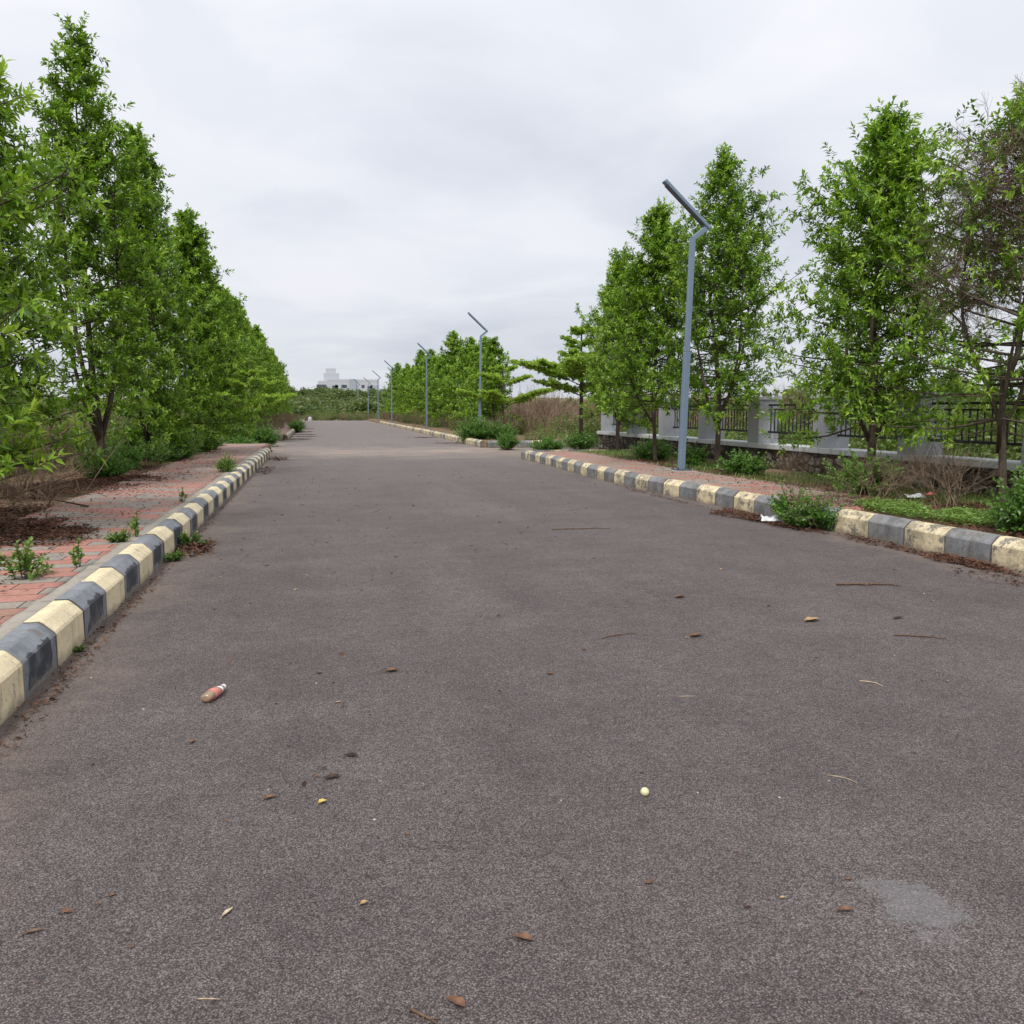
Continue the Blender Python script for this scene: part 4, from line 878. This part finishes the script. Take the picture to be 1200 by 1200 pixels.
# (x,y) on the road, length, half width, rotation, material, label
LV=[(.02,3.41,.075,.016,.2,'leaf_dark','curled blackish leaf on the road left of the yellow leaf scrap'),(-.02,3.20,.036,.014,.5,'leaf_yellow','small yellow leaf scrap on the asphalt right of the blackish leaf'),(-.22,3.28,.06,.012,.3,'leaf_brown','reddish dry leaf just below the blackish curled leaf'),
 (.10,3.62,.07,.013,-.4,'leaf_dark','dark pointed leaf farthest up among the cluster below the bottle'),(.53,2.20,.062,.014,-.7,'leaf_brown','curled rust-brown leaf lying alone in the lower middle of the road'),(.30,1.98,.060,.014,-.9,'leaf_brown','light brown leaf at the bottom edge near the thick stick'),
 (1.51,2.12,.055,.012,-.3,'leaf_brown','folded brown leaf on the pale patch at the lower right'),(-.84,2.54,.07,.008,.1,'stick','thin curled dark leaf rib near the left frame edge'),(.38,4.80,.085,.022,.1,'leaf_brown','tan-brown leaf in the middle of the road level with the bottle'),
 (3.40,5.32,.14,.035,.1,'leaf_tan','broad pale tan leaf with dark scraps on the right half of the road'),(2.80,6.25,.10,.03,.2,'leaf_brown','broad brown leaf left of the pale one on the right half'),(2.42,5.12,.11,.028,.1,'leaf_brown','flat brown leaf nearer the middle of the road'),
 (4.05,5.25,.10,.018,.1,'leaf_dark','dark leaf near the right frame edge beyond the straw curl'),(-.30,2.52,.05,.007,.9,'straw','short tan stalk lying upright at the lower left'),(.10,2.48,.03,.009,.4,'leaf_tan','small orange leaf crumb in the lower centre-left')]
litter('road_debris','sparse dark and reddish specks of dead leaf over the farther carriageway',[(2.3,17,3.6,9,.002,520,0),(-.2,13,1.2,8,.002,160,0),(2.3,44,3.6,16,.002,260,0)],109,.05)
for i,(x,y,L,W,a,mk,lab) in enumerate(LV):
    tag(rleaf(L,W,i).build('dry_leaf',M[mk],loc=(x,y,0),rot=(0,0,a)),lab,'leaf','dry leaves on the road')
g2=random.Random(9); gm=[rleaf(.06,.014,40+k).mesh('dry_leaf') for k in range(4)]
for k,me in enumerate(gm): me.materials.append(M[['leaf_brown','leaf_dark','leaf_tan','leaf_brown'][k]])
for i in range(56):
    y=2.2+12*g2.random()**1.5; x=g2.uniform(-1.2,min(5.9,.9*y)); o=link('dry_leaf',g2.choice(gm),None,None,(x,y,0),(0,0,g2.uniform(0,6.28))); s=g2.uniform(.3,.8)*(1+.03*y); o.scale=(s,s,s)
    tag(o,'tiny dry leaf scrap scattered loose on the asphalt','leaf','tiny leaf scraps scattered on the road')
def rstick(x,y,L,r,a,lab,mat,bend=.12,forks=0,name='twig'):
    b=MB(); c,s=math.cos(a),math.sin(a); P=lambda u,v:(x+(u*c-v*s)*L,y+(u*s+v*c)*L,r+.001)
    b.tube([P(-.5,0),P(-.2,bend*.8),P(.15,bend),P(.5,0)],[r,r,r*.8,r*.5],6)
    for k in range(forks): u=-.1+.25*k; b.tube([P(u,bend*.8),P(u+.18,bend*.8+(.16 if k%2 else -.14))],[r*.7,r*.3],5)
    return tag(b.build(name,M[mat]),lab,'twig','twigs on the road')
rstick(.22,1.95,.10,.004,-.85,'thick brown stick with bark at the bottom edge of the picture','stick',.03,2)
rstick(-.31,2.14,.058,.0022,-.25,'pale straw lying flat at the lower left','straw',.02)
rstick(-.29,2.02,.062,.0018,.55,'pale slanting straw at the bottom left edge','straw',.02)
rstick(2.93,4.0,.13,.0035,-1.0,'pale curled straw on the right of the road','straw',.22)
rstick(1.86,4.03,.09,.002,-.2,'short pale straw right of the round yellow fruit','straw',.03)
rstick(3.85,4.78,.32,.005,-.5,'long dark twig near the right frame edge','stick',.08,2)
rstick(4.55,6.35,.5,.010,-.25,'knotted dark twig with dry leaves near the right kerb','stick',.04,3)
rstick(1.92,5.25,.28,.004,.25,'thin reddish twig lying in the middle of the road','stick',.1,1)
rstick(3.2,10.2,.75,.006,-.1,'long thin twig far up the middle of the road','stick',.05,2)
rstick(1.35,2.5,.09,.0012,-1.1,'hair-thin curved stalk in the lower middle','stick',.12)
rstick(2.05,2.95,.12,.0018,-.9,'thin curved stalk right of centre','straw',.14)
# fruit
b=MB(); n=12; pts=[(math.cos(math.pi*i/8-math.pi/2),math.sin(math.pi*i/8-math.pi/2)) for i in range(9)]
b.tube([(0,0,.018+.017*s) for c,s in pts],[max(.0008,.0175*c*(1+.04*s)) for c,s in pts],n); b.tube([(0,0,.034),(.002,0,.038)],[.002,.001],5)
tag(b.build('small_fruit',M['fruit'],loc=(1.205,3.0,0),rot=(.5,.3,0)),'small round pale yellow fruit on the asphalt right of centre','fruit')
# bottle lying on its side
bt=empty('plastic_bottle',(-.565,4.57,.0),R_(68)); tag(bt,'crushed plastic bottle with red wrapper lying on the road at the left','bottle')
def lathe(prof,n=20,sq=.82):
    b=MB(); b.tube([(x,0,.031) for x,r in prof],[r for x,r in prof],n); b.v=[(x,y,.027+(z-.031)*sq*(1-.12*math.sin(x*50))) for x,y,z in b.v]; return b
lathe([(-.10,.012),(-.098,.026),(-.09,.030),(-.05,.029),(-.046,.0285),(.0,.030),(.03,.029),(.055,.021),(.07,.013),(.085,.0125)]).build('bottle_body',M['bottle'],bt)
lathe([(-.042,.0310),(-.02,.0315),(.0,.0312),(.028,.0308)]).build('wrapper',M['blabel'],bt)
lathe([(.029,.0302),(.053,.0222),(.068,.0145)]).build('shoulder_label',M['plastic'],bt)
lathe([(.083,.0155),(.10,.0155),(.102,.013)]).build('cap',M['bcap'],bt)
# white plastic scrap
def scrap(name,loc,size,mats,lab,cat_,seed):
    r=random.Random(seed); n=9; vs=[];fs=[]
    for i in range(n+1):
        for j in range(n+1):
            u=i/n-.5;v=j/n-.5; vs.append((u*size[0]+r.gauss(0,.006),v*size[1]*(1+.3*math.sin(5*u))+r.gauss(0,.006),max(.003,size[2]*(.5+.5*math.sin(9*u+3*v)*math.cos(6*v+1))*(1-2*abs(v))+r.uniform(0,.012))))
    for i in range(n):
        for j in range(n): a=i*(n+1)+j; fs.append((a,a+n+1,a+n+2,a+1))
    b=MB(); b.add(vs,fs,True); return tag(b.build(name,M[mats],loc=loc,rot=(0,0,r.uniform(-.3,.3))),lab,cat_)
scrap('plastic_scrap',(5.90,10.30,.02),(.30,.16,.11),'plastic','crumpled white plastic scrap in the gutter beside the kerb bush','litter',3)
scrap('plastic_wrapper',(8.25,10.55,.26),(.34,.2,.07),'plastic','torn white food wrapper behind the ground cover by the wall','litter',4)
scrap('plastic_wrapper',(8.42,10.45,.30),(.2,.1,.05),'redpack','red scrap of food wrapper lying by the white wrapper','litter',5)
# pebbles
pm=[]
for k in range(3):
    bm=bmesh.new(); bmesh.ops.create_icosphere(bm,subdivisions=2,radius=.012); r=random.Random(k)
    for v in bm.verts: v.co=Vector((v.co.x*1.2,v.co.y,v.co.z*.7))*(1+r.uniform(-.14,.14))
    me=bpy.data.meshes.new('pebble'); bm.to_mesh(me); bm.free(); me.materials.append(M['pebble']); pm.append(me)
for i in range(26):
    y=2.0+9*g2.random()**1.4; x=g2.uniform(-1.3,min(5.8,.9*y)); s=g2.uniform(.2,.5); tag(link('pebble',g2.choice(pm),None,None,(x,y,.004*s),(0,0,g2.uniform(0,6)),(s,s,s)),'small grey pebble loose on the asphalt','pebble','loose pebbles on the road')
sc.cycles.max_bounces=5; sc.cycles.transparent_max_bounces=8
